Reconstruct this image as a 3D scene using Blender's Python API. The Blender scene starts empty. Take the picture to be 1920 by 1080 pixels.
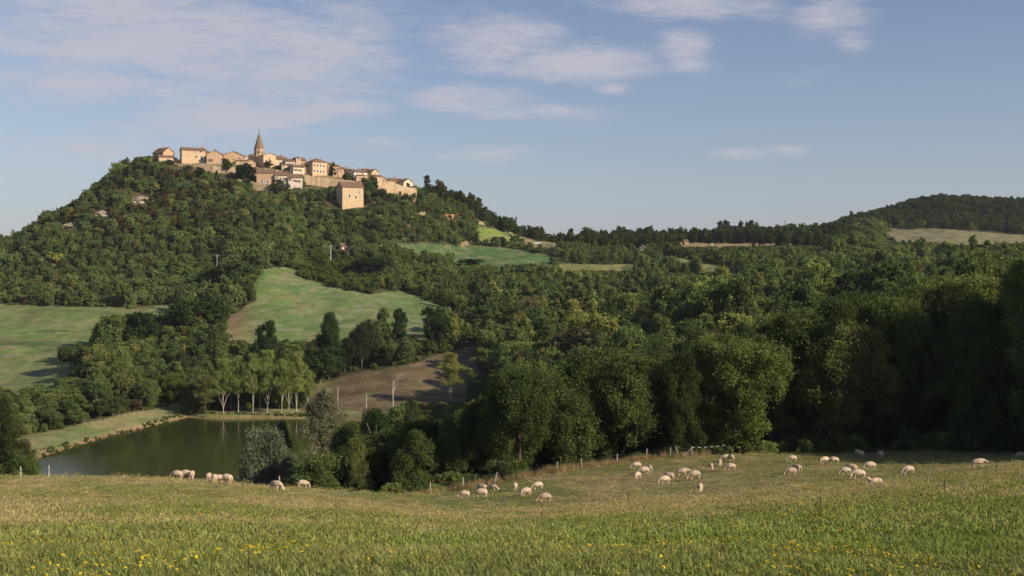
import bpy, math, random
import numpy as np
from mathutils import Vector, Matrix, Euler

# ---------------------------------------------------------------- camera, sky, sun, exposure
F = 2059.0                       # focal length in pixels of a 1920 wide frame
HZ = 500.0                       # row of the eye-level line in that frame
SC = bpy.context.scene
COL = SC.collection
cam_d = bpy.data.cameras.new("camera")
cam_d.sensor_width = 36.0
cam_d.lens = 36.0 * F / 1920.0
cam_d.shift_y = -(540.0 - HZ) / 1920.0
cam_d.clip_start = 0.1
cam_d.clip_end = 9000.0
cam = bpy.data.objects.new("camera", cam_d)
cam.rotation_euler = (math.radians(90), 0, 0)
COL.objects.link(cam)
SC.camera = cam
SUN_EL = math.radians(27)
SUN_BACK = math.radians(29)      # the sun stands to the right and a little behind
sun_dir = Vector((math.cos(SUN_EL)*math.cos(SUN_BACK), -math.cos(SUN_EL)*math.sin(SUN_BACK), math.sin(SUN_EL)))
sd = bpy.data.lights.new("sun", 'SUN')
sd.energy = 4.0
sd.angle = math.radians(0.5)
sd.color = (1.0, 0.86, 0.68)
so = bpy.data.objects.new("sun", sd)
so.rotation_euler = sun_dir.to_track_quat('Z', 'Y').to_euler()
COL.objects.link(so)
SC.view_settings.view_transform = 'Standard'
SC.view_settings.look = 'None'
SC.view_settings.gamma = 1.0
SC.view_settings.exposure = 0.5
SC.cycles.max_bounces = 5
SC.cycles.diffuse_bounces = 2
SC.cycles.glossy_bounces = 2
SC.cycles.transmission_bounces = 3
SC.cycles.transparent_max_bounces = 4
SC.cycles.caustics_reflective = False
SC.cycles.caustics_refractive = False

def N(nt, typ, **kw):
    n = nt.nodes.new(typ)
    for k, v in kw.items():
        if k == 'inp':
            for kk, vv in v.items():
                n.inputs[kk].default_value = vv
        else:
            setattr(n, k, v)
    return n

def M2(nt, op, a, b=None, c=None, clamp=False):
    n = nt.nodes.new('ShaderNodeMath'); n.operation = op; n.use_clamp = clamp
    for i, v in enumerate((a, b, c)):
        if v is None: continue
        if isinstance(v, (int, float)): n.inputs[i].default_value = v
        else: nt.links.new(v, n.inputs[i])
    return n.outputs[0]

def build_world():
    w = bpy.data.worlds.new("World"); SC.world = w; w.use_nodes = True
    nt = w.node_tree; nt.nodes.clear(); L = nt.links
    sky = N(nt, 'ShaderNodeTexSky', sky_type='NISHITA', sun_disc=False)
    sky.sun_elevation = SUN_EL
    sky.sun_rotation = math.atan2(sun_dir.x, sun_dir.y)
    sky.altitude = 200; sky.air_density = 1.0; sky.dust_density = 1.0; sky.ozone_density = 1.3
    tc = N(nt, 'ShaderNodeTexCoord')
    sp = N(nt, 'ShaderNodeSeparateXYZ'); L.new(tc.outputs['Generated'], sp.inputs[0])
    x, y, z = sp.outputs
    # a high flat cloud layer: where the view ray meets a plane overhead
    zz = M2(nt, 'ADD', M2(nt, 'MAXIMUM', z, 0.0), 0.07)
    cx = M2(nt, 'DIVIDE', x, zz); cy = M2(nt, 'DIVIDE', y, zz)
    cmb = N(nt, 'ShaderNodeCombineXYZ'); L.new(cx, cmb.inputs[0]); L.new(cy, cmb.inputs[1])
    def noise(scale, detail, rough, sx=1, sy=1, dist=0.0, off=(0, 0, 0)):
        mp = N(nt, 'ShaderNodeMapping'); mp.inputs['Scale'].default_value = (sx, sy, 1); mp.inputs['Location'].default_value = off
        L.new(cmb.outputs[0], mp.inputs[0])
        n = N(nt, 'ShaderNodeTexNoise'); n.inputs['Scale'].default_value = scale; n.inputs['Detail'].default_value = detail
        n.inputs['Roughness'].default_value = rough; n.inputs['Distortion'].default_value = dist
        L.new(mp.outputs[0], n.inputs['Vector']); return n.outputs[0]
    n1 = noise(1.7, 9, .66, 1.0, 1.0, .5, (3.1, 1.7, 0))
    n2 = noise(7.5, 7, .68, 1.3, .8, .5, (0, 5, 0))
    n3 = noise(24, 5, .6, .5, 1.0, .6, (2, 9, 0))
    # banks of cloud, each a soft region of the sky given by bearing and height
    yy = M2(nt, 'MAXIMUM', y, 0.05)
    u = M2(nt, 'DIVIDE', x, yy); v = M2(nt, 'DIVIDE', z, yy)
    banks = [(300, 60, 440, 120, 1.0), (120, 150, 300, 70, .85), (440, 140, 330, 90, .92), (420, 225, 240, 45, .92), (560, 60, 220, 90, .95), (150, 285, 240, 44, .72), (640, 200, 140, 28, .72), (60, 330, 200, 30, .5), (700, 110, 110, 70, .75),
             (920, 80, 150, 60, .95), (1080, 118, 150, 42, 1.05), (870, 185, 130, 34, .85), (1010, 212, 160, 20, .75),
             (1285, 90, 55, 45, .95), (1290, 10, 210, 40, .74), (1560, 30, 85, 42, .95), (1600, 75, 45, 26, .75), (1150, 165, 40, 14, .75),
             (900, 292, 150, 24, .62), (690, 265, 110, 18, .6), (1390, 287, 60, 14, .66), (1480, 280, 50, 12, .6), (1140, 335, 60, 12, .45), (1500, 150, 90, 30, .35), (700, 265, 90, 18, .5),
             (1400, -60, 400, 60, .6), (300, -150, 700, 160, .8), (-500, 50, 400, 200, .6), (2300, 120, 350, 60, .4)]
    tot = None
    for (px, py, rx, ry, a) in banks:
        du = M2(nt, 'MULTIPLY', M2(nt, 'SUBTRACT', u, (px-960)/F), F/rx)
        dv = M2(nt, 'MULTIPLY', M2(nt, 'SUBTRACT', v, (HZ-py)/F), F/ry)
        d2 = M2(nt, 'ADD', M2(nt, 'MULTIPLY', du, du), M2(nt, 'MULTIPLY', dv, dv))
        g = M2(nt, 'MULTIPLY', M2(nt, 'EXPONENT', M2(nt, 'MULTIPLY', d2, -0.8)), a)
        tot = g if tot is None else M2(nt, 'MAXIMUM', tot, g)
    s = M2(nt, 'ADD', M2(nt, 'MULTIPLY', n1, 2.0), M2(nt, 'ADD', M2(nt, 'MULTIPLY', n2, .75), M2(nt, 'MULTIPLY', n3, .6)))
    s = M2(nt, 'ADD', s, M2(nt, 'MULTIPLY', tot, 0.98))
    mr = N(nt, 'ShaderNodeMapRange', interpolation_type='SMOOTHSTEP')
    mr.inputs['From Min'].default_value = 1.80; mr.inputs['From Max'].default_value = 2.80
    L.new(s, mr.inputs['Value'])
    dens = M2(nt, 'MULTIPLY', mr.outputs[0], 0.86)
    dens = M2(nt, 'MULTIPLY', dens, M2(nt, 'MULTIPLY', tot, 1.6, clamp=True))
    # warm haze low down
    mix0 = N(nt, 'ShaderNodeMix', data_type='RGBA')
    hz = M2(nt, 'MULTIPLY', M2(nt, 'EXPONENT', M2(nt, 'MULTIPLY', M2(nt, 'MAXIMUM', z, 0.0), -8.0)), 0.6)
    L.new(hz, mix0.inputs[0]); 
    tint = N(nt, 'ShaderNodeMix', data_type='RGBA', blend_type='MULTIPLY'); tint.inputs[0].default_value = 1.0
    L.new(sky.outputs[0], tint.inputs[6]); tint.inputs[7].default_value = SKYTINT
    L.new(tint.outputs[2], mix0.inputs[6]); mix0.inputs[7].default_value = SKYHAZE
    mix = N(nt, 'ShaderNodeMix', data_type='RGBA'); L.new(dens, mix.inputs[0])
    L.new(mix0.outputs[2], mix.inputs[6]); mix.inputs[7].default_value = CLOUDC
    bg = N(nt, 'ShaderNodeBackground'); bg.inputs[1].default_value = SKY_STR
    L.new(mix.outputs[2], bg.inputs[0])
    out = N(nt, 'ShaderNodeOutputWorld'); L.new(bg.outputs[0], out.inputs[0])
SKY_STR = 0.07
SKYTINT = (.95, .94, 1.04, 1)
SKYHAZE = (4.3, 4.7, 6.0, 1)
CLOUDC = (5.45, 5.3, 5.95, 1)
build_world()

# ---------------------------------------------------------------- numpy noise
def _hash(ix, iy, seed):
    n = (ix.astype(np.int64)*374761393 + iy.astype(np.int64)*668265263 + seed*1442695041) & 0xffffffff
    n = ((n ^ (n >> 13)) * 1274126177) & 0xffffffff
    return ((n ^ (n >> 16)) & 0xffff) / 65535.0
def vnoise(x, y, seed=0):
    x = np.asarray(x, float); y = np.asarray(y, float)
    ix = np.floor(x); iy = np.floor(y); fx = x-ix; fy = y-iy
    fx = fx*fx*(3-2*fx); fy = fy*fy*(3-2*fy)
    a = _hash(ix, iy, seed); b = _hash(ix+1, iy, seed); c = _hash(ix, iy+1, seed); d = _hash(ix+1, iy+1, seed)
    return (a*(1-fx)+b*fx)*(1-fy)+(c*(1-fx)+d*fx)*fy
def fbm(x, y, seed=0, o=4):
    s = 0; a = .5; t = 0
    for k in range(o):
        s = s + a*vnoise(np.asarray(x)*2**k, np.asarray(y)*2**k, seed+k*17); t += a; a *= .5
    return s/t
def sstep(a, b, x):
    t = np.clip((np.asarray(x, float)-a)/(b-a), 0, 1); return t*t*(3-2*t)

# ---------------------------------------------------------------- the lie of the land
# one cross-section per bearing: (distance, height) read as distance + row of the eye line, or ('z', height)
PROF = {
 -700: [(0,'z',-1.5),(10,1080),(20,1010),(30,975),(45,945),(60,925),(80,903),(95,895),(118,'z',-26),(150,'z',-34),(240,'z',-37),(300,'z',-36),(400,640),(470,578),(520,560),(570,520),(650,'z',-2),(800,'z',-8),(1300,'z',-10)],
 0: [(0,'z',-1.5),(10,1080),(20,1010),(30,976),(45,946),(60,926),(80,903),(95,894.5),(118,'z',-27),(150,'z',-36),(185,'z',-38.5),(240,'z',-37.8),(290,760),(340,725),(400,640),(470,577),(520,530),(570,472),(605,462),(700,'z',0),(1000,'z',-10),(1300,'z',-10)],
 130: [(0,'z',-1.5),(10,1080),(20,1010),(30,977),(45,947),(60,927),(80,904),(95,896),(118,'z',-27),(150,'z',-36),(200,'z',-39),(240,'z',-38.4),(290,755),(340,710),(400,640),(465,577),(520,520),(565,455),(612,400),(650,405),(760,'z',15),(1000,'z',-10),(1300,'z',-10)],
 240: [(0,'z',-1.5),(10,1080),(20,1011),(30,978),(45,948),(60,928),(80,905),(95,897.5),(118,'z',-27),(150,'z',-36),(200,'z',-39),(262,'z',-38.3),(300,745),(340,700),(400,640),(465,580),(510,533),(560,456),(605,375),(632,327),(690,325),(800,'z',20),(1000,'z',0),(1300,'z',-10)],
 310: [(0,'z',-1.5),(10,1080),(20,1011),(30,979),(45,949),(60,929),(80,907),(95,899),(118,'z',-27),(150,'z',-36),(200,'z',-39),(278,'z',-38.5),(310,740),(350,690),(400,635),(468,575),(520,518),(575,430),(615,352),(645,308),(700,308),(800,'z',40),(1000,'z',0),(1300,'z',-10)],
 400: [(0,'z',-1.5),(10,1080),(20,1012),(30,980),(45,951),(60,931),(80,911),(93,904),(118,'z',-27),(150,'z',-36),(200,'z',-39.5),(285,'z',-39),(315,745),(350,695),(400,637),(475,562),(530,492),(580,412),(620,353),(638,336),(645,322),(655,308),(700,306),(800,'z',45),(1000,'z',0),(1300,'z',-10)],
 480: [(0,'z',-1.5),(10,1080),(20,1013),(30,982),(45,955),(60,937),(80,918),(91,911),(118,'z',-28),(150,'z',-37),(200,'z',-39.5),(285,'z',-39),(296,774),(330,735),(370,675),(400,637),(500,505),(545,458),(590,403),(622,367),(636,352),(645,335),(655,318),(675,308),(710,306),(800,'z',45),(1000,'z',0),(1300,'z',-10)],
 600: [(0,'z',-1.5),(10,1080),(20,1015),(30,987),(45,962),(60,946),(80,928),(91,919),(118,'z',-29),(150,'z',-37),(200,'z',-39.5),(285,'z',-39),(298,768),(330,733),(365,690),(400,640),(500,524),(540,484),(580,440),(618,393),(632,370),(642,357),(652,350),(664,328),(690,318),(730,314),(820,'z',38),(1000,'z',0),(1300,'z',-10)],
 690: [(0,'z',-1.5),(10,1080),(20,1018),(30,992),(45,969),(60,954),(80,938),(93,924),(118,'z',-28),(150,'z',-36),(200,'z',-39),(285,'z',-39),(300,765),(350,690),(400,632),(490,540),(540,488),(575,455),(610,410),(640,378),(658,352),(675,343),(700,334),(740,330),(820,'z',35),(1000,'z',0),(1300,'z',-10)],
 780: [(0,'z',-1.5),(10,1080),(20,1020),(30,998),(45,978),(60,963),(80,946),(97,928),(120,'z',-28),(150,'z',-34),(200,'z',-38.5),(285,'z',-38.5),(300,762),(352,678),(400,630),(490,551),(560,490),(600,460),(640,402),(665,374),(690,364),(740,364),(820,'z',28),(1000,'z',0),(1300,'z',-10)],
 880: [(0,'z',-1.5),(10,1080),(20,1021),(30,1002),(45,984),(60,969),(80,950),(90,936),(104,916),(125,'z',-27),(150,'z',-32),(200,'z',-38),(285,'z',-38),(300,760),(370,655),(440,600),(500,552),(560,505),(640,462),(665,428),(690,402),(740,405),(820,'z',20),(1000,'z',0),(1300,'z',-10)],
 960: [(0,'z',-1.5),(10,1080),(20,1020),(30,1000),(45,982),(60,966),(80,946),(93,925),(108,901),(128,'z',-27),(150,'z',-32),(200,'z',-37.5),(285,'z',-37.5),(370,665),(440,605),(520,550),(580,500),(650,467),(690,448),(720,438),(760,440),(900,'z',10),(1300,'z',0)],
 1050: [(0,'z',-1.5),(10,1080),(20,1018),(30,996),(45,976),(60,961),(80,941),(95,913),(112,886),(130,'z',-27),(150,'z',-31),(210,'z',-37),(300,'z',-35),(380,660),(450,605),(520,560),(590,510),(650,472),(720,462),(760,457),(900,'z',12),(1300,'z',0)],
 1200: [(0,'z',-1.5),(10,1080),(20,1014),(30,989),(45,966),(60,948),(80,926),(95,903),(118,865),(132,'z',-25),(150,'z',-28),(210,'z',-33),(300,'z',-29),(400,625),(500,560),(600,508),(655,487),(700,468),(750,457),(900,'z',15),(1300,'z',0)],
 1350: [(0,'z',-1.5),(10,1080),(20,1008),(30,981),(45,957),(60,939),(80,917),(98,883),(120,855),(140,'z',-24),(170,'z',-27),(210,'z',-29),(300,'z',-26),(400,607),(500,547),(560,523),(620,497),(690,465),(730,458),(770,455),(900,'z',18),(1300,'z',0)],
 1500: [(0,'z',-1.5),(10,1080),(20,1000),(30,968),(45,940),(60,921),(80,903),(92,886),(105,867),(120,853),(140,'z',-23),(170,'z',-25.5),(210,'z',-27),(300,'z',-23),(400,590),(500,540),(600,500),(690,465),(730,458),(780,450),(900,'z',22),(1100,'z',25),(1300,'z',0)],
 1640: [(0,'z',-1.5),(10,1080),(20,994),(30,960),(45,931),(57,915),(68,906.5),(76,903),(84,893),(93,881),(105,866),(120,853),(140,'z',-22),(170,'z',-24),(210,'z',-25),(300,'z',-20),(400,577),(500,532),(600,497),(700,467),(770,452),(850,436),(940,421),(1010,408),(1100,412),(1300,'z',30)],
 1760: [(0,'z',-1.5),(10,1080),(20,988),(30,951),(45,921),(60,904),(75,893),(90,879),(105,864),(120,853),(140,'z',-21),(170,'z',-23),(210,'z',-23),(300,'z',-18),(400,568),(500,526),(600,493),(700,470),(770,455),(870,433),(930,425),(1000,395),(1050,380),(1120,384),(1300,'z',40)],
 1920: [(0,'z',-1.5),(10,1080),(20,982),(30,940),(45,908),(60,890),(80,876),(100,862),(120,853),(140,'z',-21),(170,'z',-22),(210,'z',-22),(300,'z',-17),(400,560),(500,520),(600,490),(700,474),(780,464),(880,444),(940,432),(1000,405),(1060,388),(1140,386),(1300,'z',45)],
 2700: [(0,'z',-1.5),(10,1080),(20,975),(30,925),(45,893),(60,875),(80,862),(100,855),(120,849),(140,'z',-20),(210,'z',-20),(300,'z',-12),(400,540),(500,510),(600,485),(700,468),(780,460),(880,442),(1000,410),(1060,400),(1300,'z',40)],
}
PXS = sorted(PROF)
YS = np.concatenate([np.arange(0, 130, 1.0), np.arange(130, 800, 2.5), np.arange(800, 1301, 10)])
def _pchip(xs, ys, q):
    xs = np.array(xs, float); ys = np.array(ys, float)
    h = np.diff(xs); d = np.diff(ys)/h
    m = np.zeros(len(xs)); m[0] = d[0]; m[-1] = d[-1]
    for i in range(1, len(xs)-1):
        if d[i-1]*d[i] > 0:
            w1 = 2*h[i]+h[i-1]; w2 = h[i]+2*h[i-1]
            m[i] = (w1+w2)/(w1/d[i-1]+w2/d[i])
    k = np.clip(np.searchsorted(xs, q, side='right')-1, 0, len(xs)-2)
    t = (q-xs[k])/h[k]
    return ((2*t**3-3*t**2+1)*ys[k]+(t**3-2*t**2+t)*h[k]*m[k]+(-2*t**3+3*t**2)*ys[k+1]+(t**3-t**2)*h[k]*m[k+1])
TAB = []
for p in PXS:
    ys, zs = [], []
    for e in PROF[p]:
        ys.append(e[0]); zs.append(e[2] if e[1] == 'z' else -(e[1]-HZ)/F*e[0])
    TAB.append(_pchip(ys, zs, YS))
TAB = np.array(TAB)
# fine table over bearing, smoothed
PXF = np.arange(-700, 2701, 10.0)
TF = np.array([[0.0]*len(YS)]*len(PXF))
for j in range(len(YS)):
    TF[:, j] = _pchip(PXS, TAB[:, j], PXF)
WATER = -39.6
POND = np.array([((px-960)/F*Y, Y) for px, Y in [(62,226),(210,258),(352,289),(405,285),(530,286),(650,285),(720,275),(740,240),(700,200),(560,172),(300,162),(60,172),(20,200)]])
def poly_sd(poly, X, Y):
    """signed distance to a polygon, negative inside"""
    X = np.asarray(X, float); Y = np.asarray(Y, float)
    d = np.full(X.shape, 1e18); ins = np.zeros(X.shape, bool); n = len(poly)
    for i in range(n):
        ax, ay = poly[i]; bx, by = poly[(i+1) % n]
        ex, ey = bx-ax, by-ay; wx, wy = X-ax, Y-ay
        t = np.clip((wx*ex+wy*ey)/(ex*ex+ey*ey), 0, 1)
        d = np.minimum(d, (wx-ex*t)**2+(wy-ey*t)**2)
        c = ((ay > Y) != (by > Y)) & (X < (bx-ax)*(Y-ay)/(by-ay+1e-12)+ax)
        ins ^= c
    d = np.sqrt(d); return np.where(ins, -d, d)
def inpoly(poly, X, Y):
    ins = np.zeros(np.shape(X), bool); n = len(poly)
    for i in range(n):
        ax, ay = poly[i]; bx, by = poly[(i+1) % n]
        ins ^= ((ay > Y) != (by > Y)) & (X < (bx-ax)*(Y-ay)/(by-ay+1e-12)+ax)
    return ins
def H(X, Y):
    X = np.atleast_1d(np.asarray(X, float)); Y = np.atleast_1d(np.asarray(Y, float))
    sh = X.shape; X = X.ravel(); Y = Y.ravel()
    Yc = np.clip(Y, 0, 1299.9)
    px = np.clip(960+F*X/np.maximum(Y, 14.0), -699.9, 2699.9)
    a = (px+700)/10.0; i = np.floor(a).astype(int); fa = a-i
    j = np.clip(np.searchsorted(YS, Yc, side='right')-1, 0, len(YS)-2); fj = (Yc-YS[j])/(YS[j+1]-YS[j])
    z = (TF[i, j]*(1-fa)+TF[i+1, j]*fa)*(1-fj)+(TF[i, j+1]*(1-fa)+TF[i+1, j+1]*fa)*fj
    z = np.where(Y < 0, -1.5, z)
    # small relief
    am = sstep(2, 15, Y)*0.10 + sstep(100, 200, Y)*0.5 + sstep(450, 600, Y)*.6
    z = z + am*(fbm(X/9.0, Y/9.0, 3)-.5)*2*np.where(Y < 110, .6, 1)
    z = z + 0.05*(fbm(X/1.1, Y/1.1, 8, 3)-.5)*sstep(1, 6, Y)*(1-sstep(60, 110, Y))
    m = (Y > 140) & (Y < 320) & (np.abs(X) < 160)
    if m.any():
        d = poly_sd(POND, X[m], Y[m])
        zi = WATER - np.minimum(1.6, -d*.35)
        t = sstep(0, 9, d)
        zo = (WATER+.1+np.minimum(d*.45, .75))*(1-t)+np.maximum(z[m], WATER+.5)*t
        z[m] = np.where(d < 0, zi, zo)
    return z.reshape(sh)
def h1(x, y): return float(H(x, y)[0])
def proj(X, Y, Z): return 960+F*X/Y, HZ-F*Z/Y
def at(px, py, y0=8, y1=1200, n=4000):
    """the point of the ground seen at a given bearing and drop, first hit between two distances"""
    Y = np.linspace(y0, y1, n); X = (px-960)/F*Y
    d = H(X, Y) - (-(py-HZ)/F*Y)
    k = np.where(d >= 0)[0]
    k = k[0] if len(k) else int(np.argmax(d))
    if k > 0 and d[k] > 0 and d[k-1] < 0:
        t = -d[k-1]/(d[k]-d[k-1]); Yk = Y[k-1]+(Y[k]-Y[k-1])*t
    else: Yk = Y[k]
    x = (px-960)/F*Yk
    return Vector((x, Yk, h1(x, Yk)))
# ---------------------------------------------------------------- land cover
def zp(pts): return np.array(pts, float)
ZONES = [   # name, near, far, outline by bearing and row of the ground
 ('pond_bank', 215, 310, zp([(20,826),(45,816),(335,756),(375,770),(700,764),(760,770),(700,800),(352,800),(60,880),(20,880)])),
 ('ploughed_field', 296, 400, zp([(560,770),(590,722),(640,705),(780,680),(880,648),(905,648),(918,662),(898,705),(880,765),(850,790),(560,790)])),
 ('meadow', 340, 520, zp([(470,514),(500,501),(545,502),(568,522),(640,543),(700,552),(755,545),(800,561),(852,588),(885,606),(800,632),(720,650),(600,655),(405,652),(410,625),(440,590),(480,562),(478,540)])),
 ('rough_pasture', 300, 490, zp([(-700,574),(0,571),(60,573),(240,578),(330,570),(350,574),(330,590),(250,610),(190,660),(150,700),(110,740),(90,775),(-700,790)])),
 ('green_field', 540, 700, zp([(680,464),(740,456),(860,459),(960,466),(1045,482),(1052,492),(1000,502),(960,507),(860,494),(770,482),(700,474)])),
 ('sloping_field', 640, 760, zp([(893,424),(930,430),(985,442),(1010,456),(960,462),(905,455),(890,445)])),
 ('clearing', 560, 660, zp([(1048,496),(1190,495),(1200,512),(1050,516)])),
 ('grass_ridge', 540, 680, zp([(1235,482),(1300,487),(1360,501),(1396,520),(1388,534),(1330,517),(1240,498)])),
 ('road_verge', 660, 760, zp([(1262,452),(1300,456),(1545,457),(1545,462),(1440,464),(1330,470),(1262,466)])),
 ('saddle_road', 660, 800, zp([(985,453),(1100,452),(1100,462),(1060,468),(985,464)])),
 ('stubble_field', 760, 960, zp([(1655,430),(1760,429),(1920,440),(2700,450),(2700,480),(1920,476),(1800,466),(1690,462)])),
 ('village_ground', 643, 800, zp([(286,300),(330,309),(400,324),(440,327),(520,342),(575,345),(610,350),(690,352),(700,356),(790,366),(800,350),(790,200),(286,200)])),
]
def fence_Y(px):
    return np.interp(px, [-700, 500, 600, 690, 780, 880, 960, 1050, 1200, 1300, 1400, 1920, 2100, 2400, 2840, 3400], [104, 102, 98, 97, 99, 104, 108, 112, 119, 121, 123, 122, 110, 96, 83, 60])
def zone_of(X, Y, Z=None):
    X = np.asarray(X, float); Y = np.asarray(Y, float)
    if Z is None: Z = H(X, Y)
    Ym = np.maximum(Y, 1.0); px = 960+F*X/Ym; py = HZ-F*Z/Ym
    wob = (fbm(X/7.0, Y/7.0, 41)-.5)
    px = px+wob*14; py = py+wob*5
    zi = np.full(X.shape, len(ZONES)+1, int)          # woodland floor
    for k, (n, a, b, poly) in enumerate(ZONES):
        zi[(Y > a) & (Y < b) & inpoly(poly, px, py)] = k
    zi[(Y < fence_Y(px)+.5) & (Y < 140)] = len(ZONES)  # near pasture
    return zi
ZN = [z[0] for z in ZONES]+['pasture', 'woodland_floor']

def mat_base(name):
    m = bpy.data.materials.new(name); m.use_nodes = True
    nt = m.node_tree; nt.nodes.clear()
    out = N(nt, 'ShaderNodeOutputMaterial')
    b = N(nt, 'ShaderNodeBsdfPrincipled'); b.inputs['Roughness'].default_value = .9
    b.inputs['Specular IOR Level'].default_value = .15
    nt.links.new(b.outputs[0], out.inputs[0])
    return m, nt, b, out

def simple_mat(name, col, rough=.85, var=.25, scale=2.0, spec=.2, metal=0, bump=0, bscale=None):
    m, nt, b, out = mat_base(name)
    tc = N(nt, 'ShaderNodeTexCoord')
    n = N(nt, 'ShaderNodeTexNoise'); n.inputs['Scale'].default_value = scale; n.inputs['Detail'].default_value = 5; n.inputs['Roughness'].default_value = .65
    nt.links.new(tc.outputs['Object'], n.inputs['Vector'])
    mr = N(nt, 'ShaderNodeMapRange'); mr.inputs['From Min'].default_value = .3; mr.inputs['From Max'].default_value = .7
    mr.inputs['To Min'].default_value = 1-var; mr.inputs['To Max'].default_value = 1+var
    nt.links.new(n.outputs[0], mr.inputs['Value'])
    mx = N(nt, 'ShaderNodeMix', data_type='RGBA', blend_type='MULTIPLY'); mx.inputs[0].default_value = 1
    mx.inputs[6].default_value = (*col, 1)
    cm = N(nt, 'ShaderNodeCombineColor')
    for i in range(3): nt.links.new(mr.outputs[0], cm.inputs[i])
    nt.links.new(cm.outputs[0], mx.inputs[7]); nt.links.new(mx.outputs[2], b.inputs['Base Color'])
    b.inputs['Roughness'].default_value = rough; b.inputs['Specular IOR Level'].default_value = spec; b.inputs['Metallic'].default_value = metal
    if bump:
        bn = N(nt, 'ShaderNodeTexNoise'); bn.inputs['Scale'].default_value = bscale or scale*4; bn.inputs['Detail'].default_value = 4
        nt.links.new(tc.outputs['Object'], bn.inputs['Vector'])
        bp = N(nt, 'ShaderNodeBump'); bp.inputs['Strength'].default_value = bump; bp.inputs['Distance'].default_value = .1
        nt.links.new(bn.outputs[0], bp.inputs['Height']); nt.links.new(bp.outputs[0], b.inputs['Normal'])
    return m

def ground_mat(name, s1, s2, v, bump, bs):
    m, nt, b, out = mat_base(name)
    at_ = N(nt, 'ShaderNodeAttribute', attribute_name='soil')
    geo = N(nt, 'ShaderNodeNewGeometry')
    L = nt.links
    f = None
    for s, a in ((s1, v), (s2, v*.8)):
        n = N(nt, 'ShaderNodeTexNoise'); n.inputs['Scale'].default_value = s; n.inputs['Detail'].default_value = 5; n.inputs['Roughness'].default_value = .7
        L.new(geo.outputs['Position'], n.inputs['Vector'])
        mr = N(nt, 'ShaderNodeMapRange'); mr.inputs['From Min'].default_value = .3; mr.inputs['From Max'].default_value = .7
        mr.inputs['To Min'].default_value = 1-a; mr.inputs['To Max'].default_value = 1+a; L.new(n.outputs[0], mr.inputs['Value'])
        f = mr.outputs[0] if f is None else M2(nt, 'MULTIPLY', f, mr.outputs[0])
    vm = N(nt, 'ShaderNodeVectorMath', operation='SCALE'); L.new(at_.outputs['Color'], vm.inputs[0]); L.new(f, vm.inputs['Scale'])
    L.new(vm.outputs[0], b.inputs['Base Color'])
    n = N(nt, 'ShaderNodeTexNoise'); n.inputs['Scale'].default_value = bs; n.inputs['Detail'].default_value = 4; L.new(geo.outputs['Position'], n.inputs['Vector'])
    bp = N(nt, 'ShaderNodeBump'); bp.inputs['Strength'].default_value = bump; bp.inputs['Distance'].default_value = .5/bs
    L.new(n.outputs[0], bp.inputs['Height']); L.new(bp.outputs[0], b.inputs['Normal'])
    return m

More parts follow.
